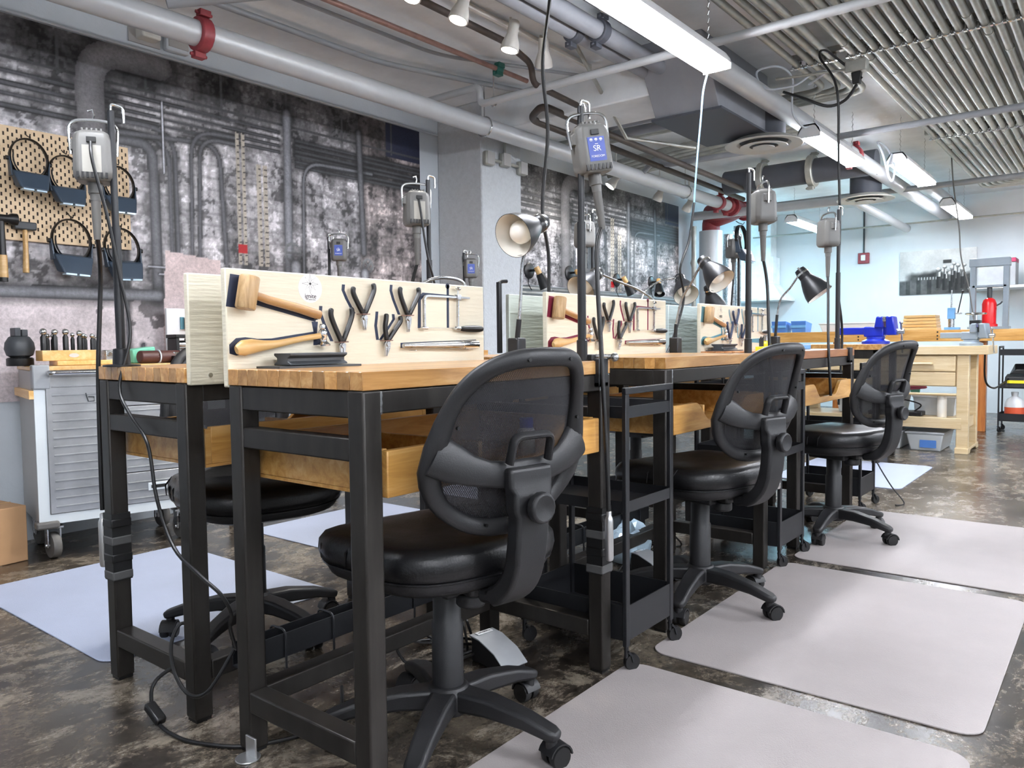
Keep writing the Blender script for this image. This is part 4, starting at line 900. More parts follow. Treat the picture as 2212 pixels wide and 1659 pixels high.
def motor(x, y, z, rz, label, shaft=None, hand=None, tilt=0, face='blue', detail=True, cordpts=None, s=1.0):
    t = thing('flex_shaft_motor', label, 'motor', (x, y, z), group='flex-shaft motors')
    mx = MX.Translation((x, y, z)) @ MX.Rotation(rz, 4, 'Z') @ MX.Rotation(tilt, 4, 'Y') @ MX.Diagonal((s, s, s, 1))
    pf = [(-.050, -.030), (-.036, -.046), (.036, -.046), (.050, -.030), (.050, .030), (.036, .046), (-.036, .046), (-.050, .030)]
    vs = []; fs = []
    for sc, zz in ((.86, 0), (1.0, .012), (1.02, .03), (.98, .115), (.9, .132), (.6, .142)): vs += [(a*sc, b*sc, zz) for a, b in pf]
    for i in range(5):
        for k in range(8): l = (k+1) % 8; fs.append((i*8+k, i*8+l, i*8+8+l, i*8+8+k))
    fs += [tuple(range(7, -1, -1)), tuple(40+k for k in range(8))]
    b = obj('body', G().add(vs, fs, mx), 'mgrey', t, bev=.004, w=True)
    for q in (-1, 1):
        obj('side_boss', G().add(*(lambda h: (h.v, h.f))(G().hexa([(q*.048, -.018, .085), (q*.048, .018, .085), (q*.058, .014, .088), (q*.058, -.014, .088)][::q], [(q*.048, -.018, .122), (q*.048, .018, .122), (q*.058, .012, .114), (q*.058, -.012, .114)][::q])), mx), 'mgrey', b, bev=.002, w=True)
    obj('bail_handle', G().tube([mx @ V(p) for p in bend([(-.058, 0, .078), (-.064, 0, .17), (0, 0, .178), (.064, 0, .17), (.058, 0, .078)], .03)], .0045*s, 8), 'gwire', t, w=True)
    obj('hook', G().tube([mx @ V(p) for p in ((0, 0, .176), (.004, 0, .19), (.0, 0, .205), (-.012, 0, .2))], .003*s, 6), 'gwire', t, w=True)
    if detail:
        for k in range(7):
            a = -.036+.012*k
            obj('vent_slot', G().add(*(lambda h: (h.v, h.f))(G().box((a-.003, -.0475, .006), (a+.003, -.034, .022))), mx), 'rubber', b, w=True)
        for k in range(5):
            a = -.024+.012*k
            obj('top_fin', G().add(*(lambda h: (h.v, h.f))(G().box((a-.0025, -.03, .132), (a+.0025, .03, .147))), mx), 'mgrey', b, w=True)
    if face == 'blue':
        lb = obj('label_plate', G().add(*(lambda h: (h.v, h.f))(G().box((-.026, -.0475, .030), (.026, -.045, .098))), mx), 'mblue', b, w=True)
        fm = mx @ MX.Translation((0, -.0479, 0)) @ MX.Rotation(PI/2, 4, 'X')
        text('SR', .023, 'white', lb, fm @ MX.Translation((0, .065, 0)))
        text('FOREDOM', .0088, 'white', lb, fm @ MX.Translation((0, .043, 0)))
        text('SERIES', .0036, 'white', lb, fm @ MX.Translation((0, .078, 0)))
        if detail:
            for k, c in enumerate(('FWD', 'OFF', 'REV')):
                text(c, .0034, 'white', lb, fm @ MX.Translation((-.015+.015*k, .0865, 0)))
                obj('label_icon', G().add(*(lambda h: (h.v, h.f))(G().hexa([(-.020+.015*k, -.0480, .089), (-.010+.015*k, -.0480, .089), (-.010+.015*k, -.0476, .089), (-.020+.015*k, -.0476, .089)], [(-.018+.015*k, -.0480, .094), (-.012+.015*k, -.0480, .094), (-.012+.015*k, -.0476, .094), (-.018+.015*k, -.0476, .094)])), mx), 'white', lb, w=True)
    else:
        obj('label_plate', G().add(*(lambda h: (h.v, h.f))(G().box((-.024, -.0475, .022), (.024, -.045, .096))), mx), 'plabel', b, w=True)
    obj('switch', G().add(*(lambda h: (h.v, h.f))(G().box((-.012, -.05, .104), (.012, -.042, .119))), mx), 'ink', b, bev=.001, w=True)
    n0 = mx @ V((0, 0, 0))
    ax = (mx @ V((0, 0, -1))-n0).normalized()
    obj('nose', G().tube([n0, n0+ax*.03*s, n0+ax*.032*s, n0+ax*.05*s], [.019*s, .019*s, .015*s, .014*s], 14), 'mgrey', t, w=True)
    obj('sleeve', G().tube([n0+ax*.045*s, n0+ax*.10*s, n0+ax*.16*s], [.013*s, .012*s, .009*s], 12), 'sleeve', t, w=True)
    if shaft:
        pts = [n0+ax*.15*s]+[V(p) for p in shaft]
        obj('flex_shaft', G().tube(smooth(pts, 6), .0068*s, 10), 'rubber', t, w=True)
    if hand:
        a, c = V(hand[0]), V(hand[1]); d = (c-a).normalized()
        obj('handpiece', G().lathe([(.005, -.015), (.0075, -.013), (.0075, 0), (.011, .006), (.0125, .014), (.0125, (c-a).length-.008), (.010, (c-a).length), (.005, (c-a).length+.002)], 16, to(a, d)), 'alum', t, bev=.0006, w=True)
    if cordpts: obj('cord', G().tube(smooth(cordpts, 6), .0048, 8), 'rubber', t, w=True)
    return t
post(1.925, 1.262, 1.672, 'black motor post clamped at far front corner of the first bench', clampy=-.075)
motor(1.955, 1.235, 1.478, -.62, 'grey flex-shaft motor with blue label hanging closest, above the first bench', shaft=[(1.945, 1.222, 1.24), (1.912, 1.186, .934), (1.908, 1.168, .64), (1.912, 1.166, .50)], hand=((1.914, 1.166, .485), (1.916, 1.166, .354)), tilt=-.16)
post(1.052, 2.27, 1.657, 'black motor post at the near corner of the left back bench', lean=(-.004, 0))
motor(1.018, 2.315, 1.457, -.55, 'grey flex-shaft motor hanging in front of the pegboard, paper label showing', face='paper', shaft=[(1.06, 2.40, 1.2), (1.048, 2.412, .921), (1.044, 2.412, .643), (1.044, 2.412, .50)], hand=((1.043, 2.412, .475), (1.043, 2.412, .328)),
      cordpts=[(.99, 2.27, 1.56), (.985, 2.25, 1.50), (1.02, 2.25, 1.35), (1.045, 2.25, 1.2), (1.066, 2.24, 1.03), (1.02, 2.22, .88), (1.015, 2.15, .80), (1.01, 2.05, .73), (1.01, 2.01, .585), (1.005, 1.92, .47), (1.005, 1.80, .42), (1.02, 1.73, .38), (1.04, 1.72, .33), (1.06, 1.76, .28), (1.1, 1.8, .2)])
post(3.205, 1.262, 1.69, 'black motor post clamped at far front corner of the second bench', clampy=-.075)
motor(3.31, 1.24, 1.487, .75, 'grey flex-shaft motor seen from the side above the second bench', shaft=[(3.325, 1.225, 1.22), (3.285, 1.2, .978), (3.272, 1.17, .624), (3.27, 1.167, .51)], hand=((3.270, 1.160, .495), (3.286, 1.160, .352)), tilt=.03, face='paper')
post(4.50, 1.262, 1.70, 'black motor post clamped at far front corner of the third bench', clampy=-.075)
motor(4.27, 1.25, 1.475, .9, 'small grey flex-shaft motor above the third bench, plain side showing', shaft=[(4.23, 1.235, 1.22), (4.12, 1.2, .98), (4.10, 1.18, .7)], face='paper')
post(2.35, 2.30, 1.67, 'black motor post behind the navy-outlined board')
motor(2.31, 2.33, 1.478, -.5, 'grey flex-shaft motor with paper label beside the column', face='paper', shaft=[(2.30, 2.36, 1.2), (2.30, 2.36, .95)], cordpts=[(2.285, 2.29, 1.58), (2.28, 2.27, 1.5), (2.3, 2.26, 1.35), (2.345, 2.26, 1.2), (2.36, 2.27, .96)])
post(3.62, 2.30, 1.69, 'black motor post behind the maroon-outlined board')
motor(3.57, 2.32, 1.50, 1.1, 'pale flex-shaft motor half hidden behind the first motor post', face='paper', shaft=[(3.56, 2.34, 1.2), (3.56, 2.36, .95)], detail=False)
post(5.65, 2.30, 1.77, 'black motor post behind the teal-outlined board', z0=.0)
motor(5.6, 2.32, 1.60, -.4, 'flex-shaft motor behind the second lamp, by the vertical silver pipes', face='paper', shaft=[(5.6, 2.34, 1.2), (5.6, 2.36, .95)], detail=False)
post(3.30, 4.15, 1.70, 'motor post against the mural above the first board', z0=.0)
motor(3.325, 4.08, 1.54, -.75, 'small distant motor with blue label against the left mural', shaft=[(3.33, 4.1, 1.2), (3.33, 4.1, .95)], detail=False)
post(4.33, 3.88, 1.66, 'motor post in front of the column', z0=.0)
motor(4.37, 3.85, 1.475, -.75, 'smallest distant motor with blue label in front of the column', shaft=[(4.38, 3.86, 1.2), (4.38, 3.86, .9)], detail=False)
# grey wrapped straps on the legs
for x, y, l in ((1.955, 1.225, 'grey hook-and-loop straps wrapped round the far front leg of the first bench'), (1.055, 2.345, 'grey hook-and-loop straps wrapped round the near leg of the left back bench'), (3.26, 1.225, 'grey band around the far front leg of the second bench')):
    t = thing('leg_strap', l, 'strap', (x, y, .3), group='leg straps')
    for k in range(4): obj('strap_band', box1((-.030, -.030, .002+.052*k), (.030, .030, .028+.052*k)), 'velcro' if k % 2 == 0 else 'rubber', t, bev=.004)
    obj('backing', box1((-.0275, -.0275, 0), (.0275, .0275, .20)), 'rubber', t)

# ================================================================ task lamps
def lamp(stem, sock, mouth, label, s=1.0, black=2, base=None):
    t = thing('gooseneck_lamp', label, 'lamp', stem[0], group='gooseneck lamps')
    st = [V(p) for p in stem]
    obj('stem_tube', G().cyl(st[0], st[black-1], .0085, n=12), 'blk', t, w=True)
    pts = smooth(st[black-1:]+[V(sock)], 6)
    obj('gooseneck', G().tube(pts, .0055, 10), 'bsteel', t, w=True)
    so, mo = V(sock), V(mouth); d = (mo-so).normalized(); L = (mo-so).length
    mx = to(so, d) @ MX.Diagonal((L, L, L, 1))
    sh = obj('shade', G().lathe([(.20, .26), (.22, .30), (.27, .40), (.36, .60), (.43, .82), (.455, 1.0), (.445, 1.0), (.42, .82), (.35, .60), (.26, .40), (.2, .30)], 36, mx, loop=True), 'blk', t, w=True)
    obj('shade_lining', G().lathe([(.445, .998), (.418, .82), (.345, .60), (.255, .40), (.19, .31), (.02, .30), (.02, .305), (.188, .315), (.250, .40), (.34, .60), (.414, .82), (.441, .996)], 36, mx, loop=True), 'cream', sh, w=True)
    obj('socket', G().lathe([(.10, -.10), (.165, -.08), (.19, .02), (.20, .12), (.20, .28)], 24, mx), 'blk', t, w=True)
    obj('band', G().lathe([(.206, .06), (.206, .12)], 24, mx), 'chrome', t, w=True)
    obj('switch_knob', G().lathe([(.03, -.16), (.035, -.14), (.02, -.09)], 10, mx), 'chrome', t, w=True)
    obj('bulb', G().lathe([(.09, .36), (.11, .44), (.20, .58), (.24, .70), (.23, .80), (.16, .90), (.05, .94)], 24, mx), 'bulb', t, w=True)
    obj('sticker', G().add(*(lambda h: (h.v, h.f))(G().box((-.07, -.435, .86), (.07, -.425, .94))), mx), 'tin', sh, w=True)
    b = st[0]
    obj('clamp', G().box((b.x-.02, b.y-.025, b.z-.05), (b.x+.025, b.y+.02, b.z+.05)), 'blk', t, bev=.005, w=True)
    return t
lamp([(1.998, 1.568, .955), (1.998, 1.553, 1.065), (2.0, 1.545, 1.16), (2.0, 1.535, 1.26), (2.02, 1.50, 1.34)], (2.035, 1.487, 1.374), (1.893, 1.492, 1.318), 'black task lamp with bulb showing, before the column at the end of the first bench', black=2)
lamp([(3.31, 1.655, .955), (3.31, 1.648, 1.067), (3.31, 1.62, 1.18), (3.31, 1.575, 1.25)], (3.31, 1.515, 1.350), (3.285, 1.415, 1.248), 'black task lamp bending right before the vertical silver pipes', black=2)
lamp([(4.62, 1.655, .96), (4.62, 1.642, 1.137), (4.62, 1.62, 1.23), (4.62, 1.56, 1.30)], (4.62, 1.505, 1.385), (4.637, 1.40, 1.245), 'black task lamp against the pale blue wall at the third bench', black=2)
lamp([(3.75, 1.95, .95), (3.74, 1.95, 1.1), (3.68, 1.95, 1.19), (3.5, 1.95, 1.25), (3.33, 1.95, 1.276)], (3.11, 1.95, 1.312), (2.98, 1.96, 1.225), 'black task lamp peeping over the maroon-outlined board on a long silver neck', black=2)
lamp([(2.03, 1.80, .95), (2.03, 1.80, 1.08), (2.035, 1.81, 1.17), (2.01, 1.83, 1.21), (1.9, 1.86, 1.205)], (1.8, 1.93, 1.12), (1.74, 2.02, 1.03), 'task lamp whose silver neck arches over the right end of the navy-outlined board', black=2)
lamp([(4.75, 1.95, .95), (4.74, 1.95, 1.1), (4.6, 1.95, 1.2), (4.45, 1.95, 1.24)], (4.33, 1.95, 1.30), (4.40, 1.93, 1.18), 'black task lamp peeping over the teal-outlined board', black=2)
lamp([(3.66, 2.05, .95), (3.67, 2.05, 1.1), (3.74, 2.05, 1.25), (3.95, 2.05, 1.33)], (4.06, 2.0, 1.345), (3.98, 1.92, 1.24), 'lamp shade seen pale from below, behind the second lamp', black=2)

# ================================================================ left side: pegboard, visors, cabinet
t = thing('pegboard', 'tan slotted pegboard mounted on the left mural', 'pegboard', (1.74, 4.4, 1.53))
x0, x1, z0, z1 = 1.34, 2.115, 1.532, 2.098
obj('panel', box1((x0, 4.392, z0), (x1, 4.400, z1)), 'peg', t, bev=.003, w=True)
g = G(); k = 0
zz = z1-.022
while zz > z0+.015:
    xx = x0+.02+(.02 if k % 2 else 0)
    while xx < x1-.01:
        g.box((xx-.004, 4.3915, zz-.009), (xx+.004, 4.3925, zz+.009)); xx += .04
    zz -= .02; k += 1
tag(obj('slots', g, 'hole', t, w=True), kind='stuff')
def visor(x, z, s, label, rot=0, y=4.385):
    t = thing('magnifier_visor', label, 'visor', (x, y, z), group='hung magnifier visors')
    mx = MX.Translation((x, y, z)) @ MX.Rotation(rot, 4, 'Y') @ MX.Diagonal((s, s, s, 1))
    R_ = [mx @ V((.088*math.sin(2*PI*k/28), -.045+.012*math.cos(2*PI*k/28), .105*math.cos(2*PI*k/28))) for k in range(28)]
    obj('headband', G().tube(R_, .0058*s, 8, closed=True, flat=(2.8, .8), up=(0, 1, 0)), 'rubber', t, w=True)
    R2 = [mx @ V((.078*math.sin(a), -.062, .092*math.cos(a))) for a in [PI*.45+PI*1.1*k/16 for k in range(17)]]
    obj('sweatband', G().tube(R2, .004*s, 6, flat=(2.2, .7), up=(0, 1, 0)), 'slate', t, w=True)
    h = G().hexa([(-.062, -.13, -.165), (.062, -.13, -.165), (.070, -.06, -.155), (-.070, -.06, -.155)], [(-.088, -.085, -.075), (.088, -.085, -.075), (.092, -.03, -.06), (-.092, -.03, -.06)], mx)
    obj('hood', h, 'visor', t, bev=.008, w=True)
    for q in (-1, 1):
        obj('side_arm', G().hexa([(q*.080, -.075, -.10), (q*.080, -.035, -.10), (q*.090, -.035, -.10), (q*.090, -.075, -.10)][::q], [(q*.088, -.055, .0), (q*.088, -.03, .0), (q*.096, -.03, .0), (q*.096, -.055, .0)][::q], mx), 'visor', t, bev=.003, w=True)
        obj('lens', G().box((q*.03-.024, -.128, -.171), (q*.03+.024, -.085, -.163), mx), 'lens', t, w=True)
        obj('pivot_knob', G().cyl(mx @ V((q*.09, -.045, -.01)), mx @ V((q*.106, -.045, -.01)), .011*s, n=12), 'rubber', t, w=True)
    obj('peg_hook', G().tube([mx @ V((0, 0, .14)), mx @ V((0, -.02, .125)), mx @ V((0, -.055, .11)), mx @ V((0, -.065, .125))], .003*s, 6), 'rubber', t, w=True)
visor(1.592, 1.935, .98, 'grey head-worn magnifier visor at top left of the pegboard', .03)
visor(1.765, 1.885, .96, 'grey head-worn magnifier visor second in the top row of the pegboard')
visor(2.03, 1.875, .96, 'grey head-worn magnifier visor at top right, behind the hanging motor')
visor(1.775, 1.545, 1.08, 'grey head-worn magnifier visor at the bottom of the pegboard, left', .05)
visor(5.52, 1.72, 1.0, 'magnifier visor hung on the far post by the vertical silver pipes', 0, 2.27)
visor(2.035, 1.53, 1.05, 'grey head-worn magnifier visor at the bottom right, behind the black post', -.04)
t = thing('club_hammer', 'small club hammer with pale wooden handle hung at the lower pegboard edge', 'hammer', (1.57, 4.37, 1.37))
obj('head', G().hexa([(-.05, -.02, .215), (.05, -.02, .215), (.05, .02, .215), (-.05, .02, .215)], [(-.055, -.016, .255), (.052, -.016, .255), (.052, .016, .255), (-.055, .016, .255)]), 'slate', t, bev=.006)
obj('handle', G().tube([(0, 0, .245), (0, 0, .12), (-.002, 0, .04), (-.003, 0, 0)], [.012, .015, .017, .018], 10, flat=(.8, 1.1)), 'handle2', t, bev=.003)
t = thing('mallet_hammer', 'black and yellow hammer at the left picture edge below the pegboard', 'hammer', (1.462, 4.36, 1.32))
obj('head', G().lathe([(.026, -.07), (.028, -.06), (.02, -.03), (.02, .03), (.03, .045), (.03, .07)], 16, to((0, -.0, .31), (1, 0, 0))), 'rubber', t)
obj('handle', G().tube([(0, 0, .32), (0, 0, .15), (0, 0, 0)], [.014, .017, .02], 12), 'rubber', t); obj('grip', G().tube([(0, 0, .13), (.0, 0, .02)], [.02, .022], 12), 'handle2', t)

# rolling stainless tool cabinet
t = thing('tool_cabinet', 'rolling grey tool cabinet with stainless door and drawers against the left mural', 'cabinet', (1.412, 3.912, 0), -.21)
CW, CD = .70, .46
obj('body', box1((0, .012, .17), (CW, CD, .885)), 'cabg', t, bev=.004)
obj('top', box1((-.004, -.004, .885), (CW+.004, CD, .905)), 'pine', t, bev=.003)
obj('front_frame', G().box((0, 0, .17), (.045, .013, .885)).box((CW-.03, 0, .17), (CW, .013, .885)).box((.045, 0, .17), (CW-.03, .013, .215)).box((.045, 0, .865), (CW-.03, .013, .885)), 'cabw', t)
d = obj('door', box1((.047, -.006, .217), (.36, .008, .863)), 'stain', t, bev=.003)
for k in range(15): obj('rib', G().tube([(.07, -.007, .25+k*.04), (.34, -.007, .25+k*.04)], .004, 6), 'stain', d)
for k, (a, b) in enumerate(((.217, .37), (.374, .53), (.534, .70), (.704, .863))):
    dr = obj('drawer', box1((.364, -.006, a), (.668, .008, b)), 'stain', t, bev=.003)
    for j in range(int((b-a)/.04)): obj('rib', G().tube([(.38, -.007, a+.025+j*.04), (.655, -.007, a+.025+j*.04)], .004, 6), 'stain', dr)
    h = obj('pull', box1((.47, -.012, (a+b)/2-.02), (.57, -.006, (a+b)/2+.02)), 'cabw', dr, bev=.003); obj('pull_recess', box1((.485, -.0135, (a+b)/2-.008), (.555, -.0118, (a+b)/2+.008)), 'ink', h)
obj('emblem', G().tube([(.21, -.009, .775), (.22, -.009, .735), (.245, -.009, .735), (.245, -.009, .755), (.22, -.009, .757)], .003, 6).tube([(.285, -.009, .765), (.262, -.009, .765), (.262, -.009, .735), (.285, -.009, .735)], .003, 6).tube([(.32, -.009, .76), (.30, -.009, .755), (.31, -.009, .735), (.295, -.009, .725)], .003, 6), 'slate', d)
for xx in (-.004, CW-.06):
    obj('corner_guard', box1((xx, -.01, .80), (xx+.07, .06, .912)), 'plasticg', t, bev=.006); obj('bumper', box1((xx-.012, -.018, .15), (xx+.085, .05, .185)), 'sleeve', t, bev=.01)
obj('push_bar', G().tube(bend([(.06, 0, .875), (.06, -.045, .875), (CW-.06, -.045, .875), (CW-.06, 0, .875)], .03), .013, 12), 'chrome', t)
obj('side_slat', box1((-.02, -.0, .755), (0, CD, .795)), 'pine', t, bev=.002)
for xx, yy in ((.06, .05), (CW-.06, .05), (.06, CD-.06), (CW-.06, CD-.06)):
    c = obj('caster', G().hexa([(xx-.03, yy-.03, .055), (xx-.022, yy-.03, .055), (xx-.022, yy+.03, .055), (xx-.03, yy+.03, .055)], [(xx-.03, yy-.035, .15), (xx-.022, yy-.035, .15), (xx-.022, yy+.035, .15), (xx-.03, yy+.035, .15)]).hexa([(xx+.022, yy-.03, .055), (xx+.03, yy-.03, .055), (xx+.03, yy+.03, .055), (xx+.022, yy+.03, .055)], [(xx+.022, yy-.035, .15), (xx+.03, yy-.035, .15), (xx+.03, yy+.035, .15), (xx+.022, yy+.035, .15)]).box((xx-.04, yy-.04, .145), (xx+.04, yy+.04, .155)), 'bsteel', t, bev=.002)
    obj('wheel', G().lathe([(.01, -.018), (.058, -.018), (.062, -.010), (.062, .010), (.058, .018), (.01, .018)], 24, to((xx, yy, .062), (1, .2, 0))), 'sleeve', c); obj('axle', G().cyl((xx-.034, yy, .062), (xx+.034, yy, .062), .011), 'chrome', c)
t = thing('cardboard_box', 'brown cardboard box on the floor at the left edge, beside the tool cabinet', 'box', (1.18, 4.1, 0), .12)
obj('carton', box1((-.22, -.12, 0), (.20, .17, .26)), 'card', t, bev=.004); obj('flap_seam', box1((-.22, .02, .26), (.20, .026, .2615)), 'pine', t)

# things on the cabinet
zt = .906
t = thing('punch_stand', 'pale wooden punch stand with brass plate on the cabinet', 'stand', (1.60, 4.02, zt), -.1)
obj('block', box1((-.115, -.05, .022), (.125, .06, .072)), 'pine', t, bev=.003); obj('plinth', box1((-.06, -.075, 0), (.22, .055, .022)), 'pine', t, bev=.003); obj('plate', G().prism([(.022*math.cos(k*PI/8), .010*math.sin(k*PI/8)) for k in range(16)], .002, MX.Translation((.02, -.05, .047)) @ MX.Rotation(PI/2, 4, 'X')), 'ventw', t)
rp = random.Random(3)
pl = [(1.50, .024, .045, .013), (1.528, .05, .03, .009), (1.548, .02, .045, .0115), (1.555, .06, .03, .009), (1.60, .03, .045, .0125), (1.64, .05, .035, .009), (1.655, .01, .04, .011), (1.685, .04, .03, .010), (1.71, .0, .03, .009), (1.70, .05, .028, .008), (1.728, .03, .026, .008), (1.745, .055, .026, .008)]
wn = ('one', 'two', 'three', 'four', 'five', 'six', 'seven', 'eight', 'nine', 'ten', 'eleven', 'twelve')
for i, (x, dy, dh, r) in enumerate(pl):
    r *= 1.2
    t = thing('dapping_punch', 'ball-headed black dapping punch on the cabinet, number %s from the left' % wn[i], 'punch', (x, 3.99+dy, zt+.072), group='dapping punches')
    obj('shank', G().lathe([(r*.85, 0), (r*.85, dh+.018), (r*.55, dh+.026), (r*.5, dh+.03)], 14), 'rubber', t)
    obj('ball', G().ball((0, 0, dh+.03+r*.85), r*1.05), 'chrome', t)
t = thing('metal_vessel', 'round dark metal ball vise on a black base beside the punches', 'ball vise', (1.435, 4.12, zt))
obj('base', G().lathe([(.055, 0), (.057, .004), (.057, .034), (.05, .04)], 28), 'rubber', t)
obj('ball', G().lathe([(.03, .035), (.055, .05), (.064, .08), (.060, .11), (.045, .135), (.038, .14)], 28), 'slate', t); obj('jaw', G().box((-.028, -.03, .14), (-.002, .03, .18)).box((.002, -.03, .14), (.028, .03, .172)), 'slate', t, bev=.003)
t = thing('ring_bender', 'grey steel tool with bolts at the right end of the punches', 'tool', (1.80, 4.0, zt))
obj('base', box1((-.035, -.03, 0), (.04, .03, .07)), 'bsteel', t, bev=.004)
for q in (-1, 1): obj('bolt', G().cyl((q*.018, -.03, .05), (q*.018, -.04, .05), .01, n=6), 'chrome', t)
t = thing('green_tray', 'mint green plastic tray with a row of brass knobs', 'tray', (1.98, 4.05, zt)); obj('shell', G().hexa([(-.06, -.04, 0), (.06, -.04, 0), (.06, .04, 0), (-.06, .04, 0)], [(-.07, -.05, .07), (.05, -.05, .085), (.05, .05, .085), (-.07, .05, .07)]), 'green', t, bev=.006)
for k in range(4): obj('knob', G().ball((-.04+.03*k, -.06, .035), .010), 'handle2', t)
t = thing('leather_roll', 'dark brown leather roll lying on the cabinet behind the post', 'roll', (2.05, 3.95, zt)); obj('roll', G().tube([(-.13, 0, .032), (.13, .02, .032)], .032, 16), 'brown', t, bev=.006); obj('tie', G().tube([(V((-.03, .004, .032))+V((0, .034*math.cos(a), .034*math.sin(a)))) for a in [2*PI*k/16 for k in range(16)]], .004, 6, closed=True), 'cordw', t)
t = thing('wall_bench', 'dark wall bench right of the tool cabinet, mostly hidden', 'bench', (3.2, 4.1, 0))
obj('top', box1((2.28-3.2, -.3, .90), (4.5-3.2, .30, .935)), 'block', t)
for xx in (-.85, 1.2):
    for yy in (-.27, .22): obj('leg', box1((xx, yy, 0), (xx+.05, yy+.05, .90)), 'steel', t)
t = thing('wall_tool_board', 'white board with mallet outline leaning on the wall bench, left', 'tool board', (2.5, 4.33, .935))
obj('panel', box1((-.23, 0, 0), (.5, .02, .275)), 'white', t, bev=.003); obj('mallet_mark', box1((-.15, -.012, .155), (-.13, 0, .225)), 'teal', t); obj('mallet_head', G().lathe([(.02, -.04), (.022, 0), (.02, .035)], 14, MX.Translation((-.115, -.03, .19))), 'mallet', t, bev=.002); obj('hammer_handle', G().tube(smooth([(-.16, -.02, .055), (-.13, -.02, .06), (-.05, -.02, .07)], 4), [.012, .018, .02, .02, .018, .014, .012, .011, .01], 12), 'handle2', t)
t = thing('steel_tray', 'black tray of steel discs and rings on the wall bench', 'tray', (2.18, 3.95, .906)); obj('pan', box1((-.1, -.05, 0), (.16, .05, .035)), 'rubber', t, bev=.004)
for k in range(6): obj('disc', G().cyl((-.07+.04*k, .0, .035), (-.07+.04*k, .0, .055+.01*(k % 3)), .018, n=14), 'chrome', t)
t = thing('rolling_mill', 'black rolling mill with crank standing before the white board', 'rolling mill', (2.25, 4.15, .906)); obj('base', box1((-.06, -.06, 0), (.08, .06, .02)), 'rubber', t); obj('cheek', box1((-.05, -.05, .02), (-.03, .05, .13)), 'rubber', t, bev=.004); obj('cheek', box1((.05, -.05, .02), (.07, .05, .13)), 'rubber', t, bev=.004); obj('roller', G().cyl((-.03, 0, .05), (.05, 0, .05), .022).cyl((-.03, 0, .095), (.05, 0, .095), .022), 'bsteel', t); obj('crown', box1((-.055, -.055, .13), (.075, .055, .15)), 'rubber', t, bev=.004)

t = thing('board_clip', 'small black hooked clip at the left end of the pale green board', 'clip', (2.29, 1.875, .95))
obj('stem', box1((-.008, -.008, 0), (.008, .008, .27)), 'blk', t, bev=.002); obj('hook', G().tube([(0, 0, .265), (.012, -.005, .272), (.035, -.01, .274)], .007, 8), 'blk', t)

# ================================================================ far right: woodworking bench, press, carts
t = thing('drawer_bench', 'pale wooden workbench with two drawers and shelf, at the right', 'workbench', (7.5, 1.6, 0))
Y0, Y1 = -.56, .9
obj('top', box1((-.03, Y0-.14, .845), (.56, Y1, .918)), 'pale', t, bev=.004)
for k, (a, b) in enumerate(((.70, .832), (.575, .692))):
    d = obj('drawer', box1((-.005, Y0+.1, a), (.02, Y1-.1, b)), 'pale', t, bev=.006)
    if k == 0: obj('pull', G().tube(bend([(-.006, -.28, .765), (-.03, -.28, .765), (-.03, -.12, .765), (-.006, -.12, .765)], .02), .012, 10), 'pale', d)
obj('drawer_case', box1((.02, Y0+.09, .57), (.5, Y1-.09, .845)), 'pale', t)
for yy in (Y0, Y1-.09):
    for xx in (0, .46): obj('leg', G().box((xx, yy, .03), (xx+.08, yy+.09, .845)), 'pale', t, bev=.006)
    obj('foot', G().prism([(-.02, 0), (.1, 0), (.14, .025), (.42, .025), (.46, 0), (.58, 0), (.57, .05), (-.015, .05)], .1, MX.Translation((0, yy+.095, 0)) @ MX.Rotation(PI/2, 4, 'X')), 'pale', t, bev=.004)
    obj('side_rail', box1((.08, yy+.02, .21), (.46, yy+.07, .3)), 'pale', t, bev=.003)
obj('shelf', box1((-.005, Y0+.05, .21), (.54, Y1-.05, .30)), 'pale', t, bev=.003)
obj('dowel_rail', G().cyl((.02, Y0+.08, .50), (.02, Y1-.08, .505), .012), 'pale', t)
t = thing('long_bench', 'long wooden bench along the far wall with thick front beam', 'workbench', (9.4, 0, 0))
obj('top', box1((0, -1.6, 1.03), (.75, 4.0, 1.07)), 'pine', t, bev=.003); obj('front_beam', box1((-.03, -1.6, .95), (0, 4.0, 1.072)), 'beamw', t, bev=.003)
for yy in (1.15, .1, 2.6, -1.4): obj('leg', box1((.02, yy, 0), (.11, yy+.09, 1.03)), 'dwood', t, bev=.003)
for yy in (1.6, .5, 2.4):
    for zz in (.975, 1.01, 1.05): obj('screw', G().cyl((-.0305, yy, zz), (-.034, yy, zz), .009, n=8), 'rubber', t)
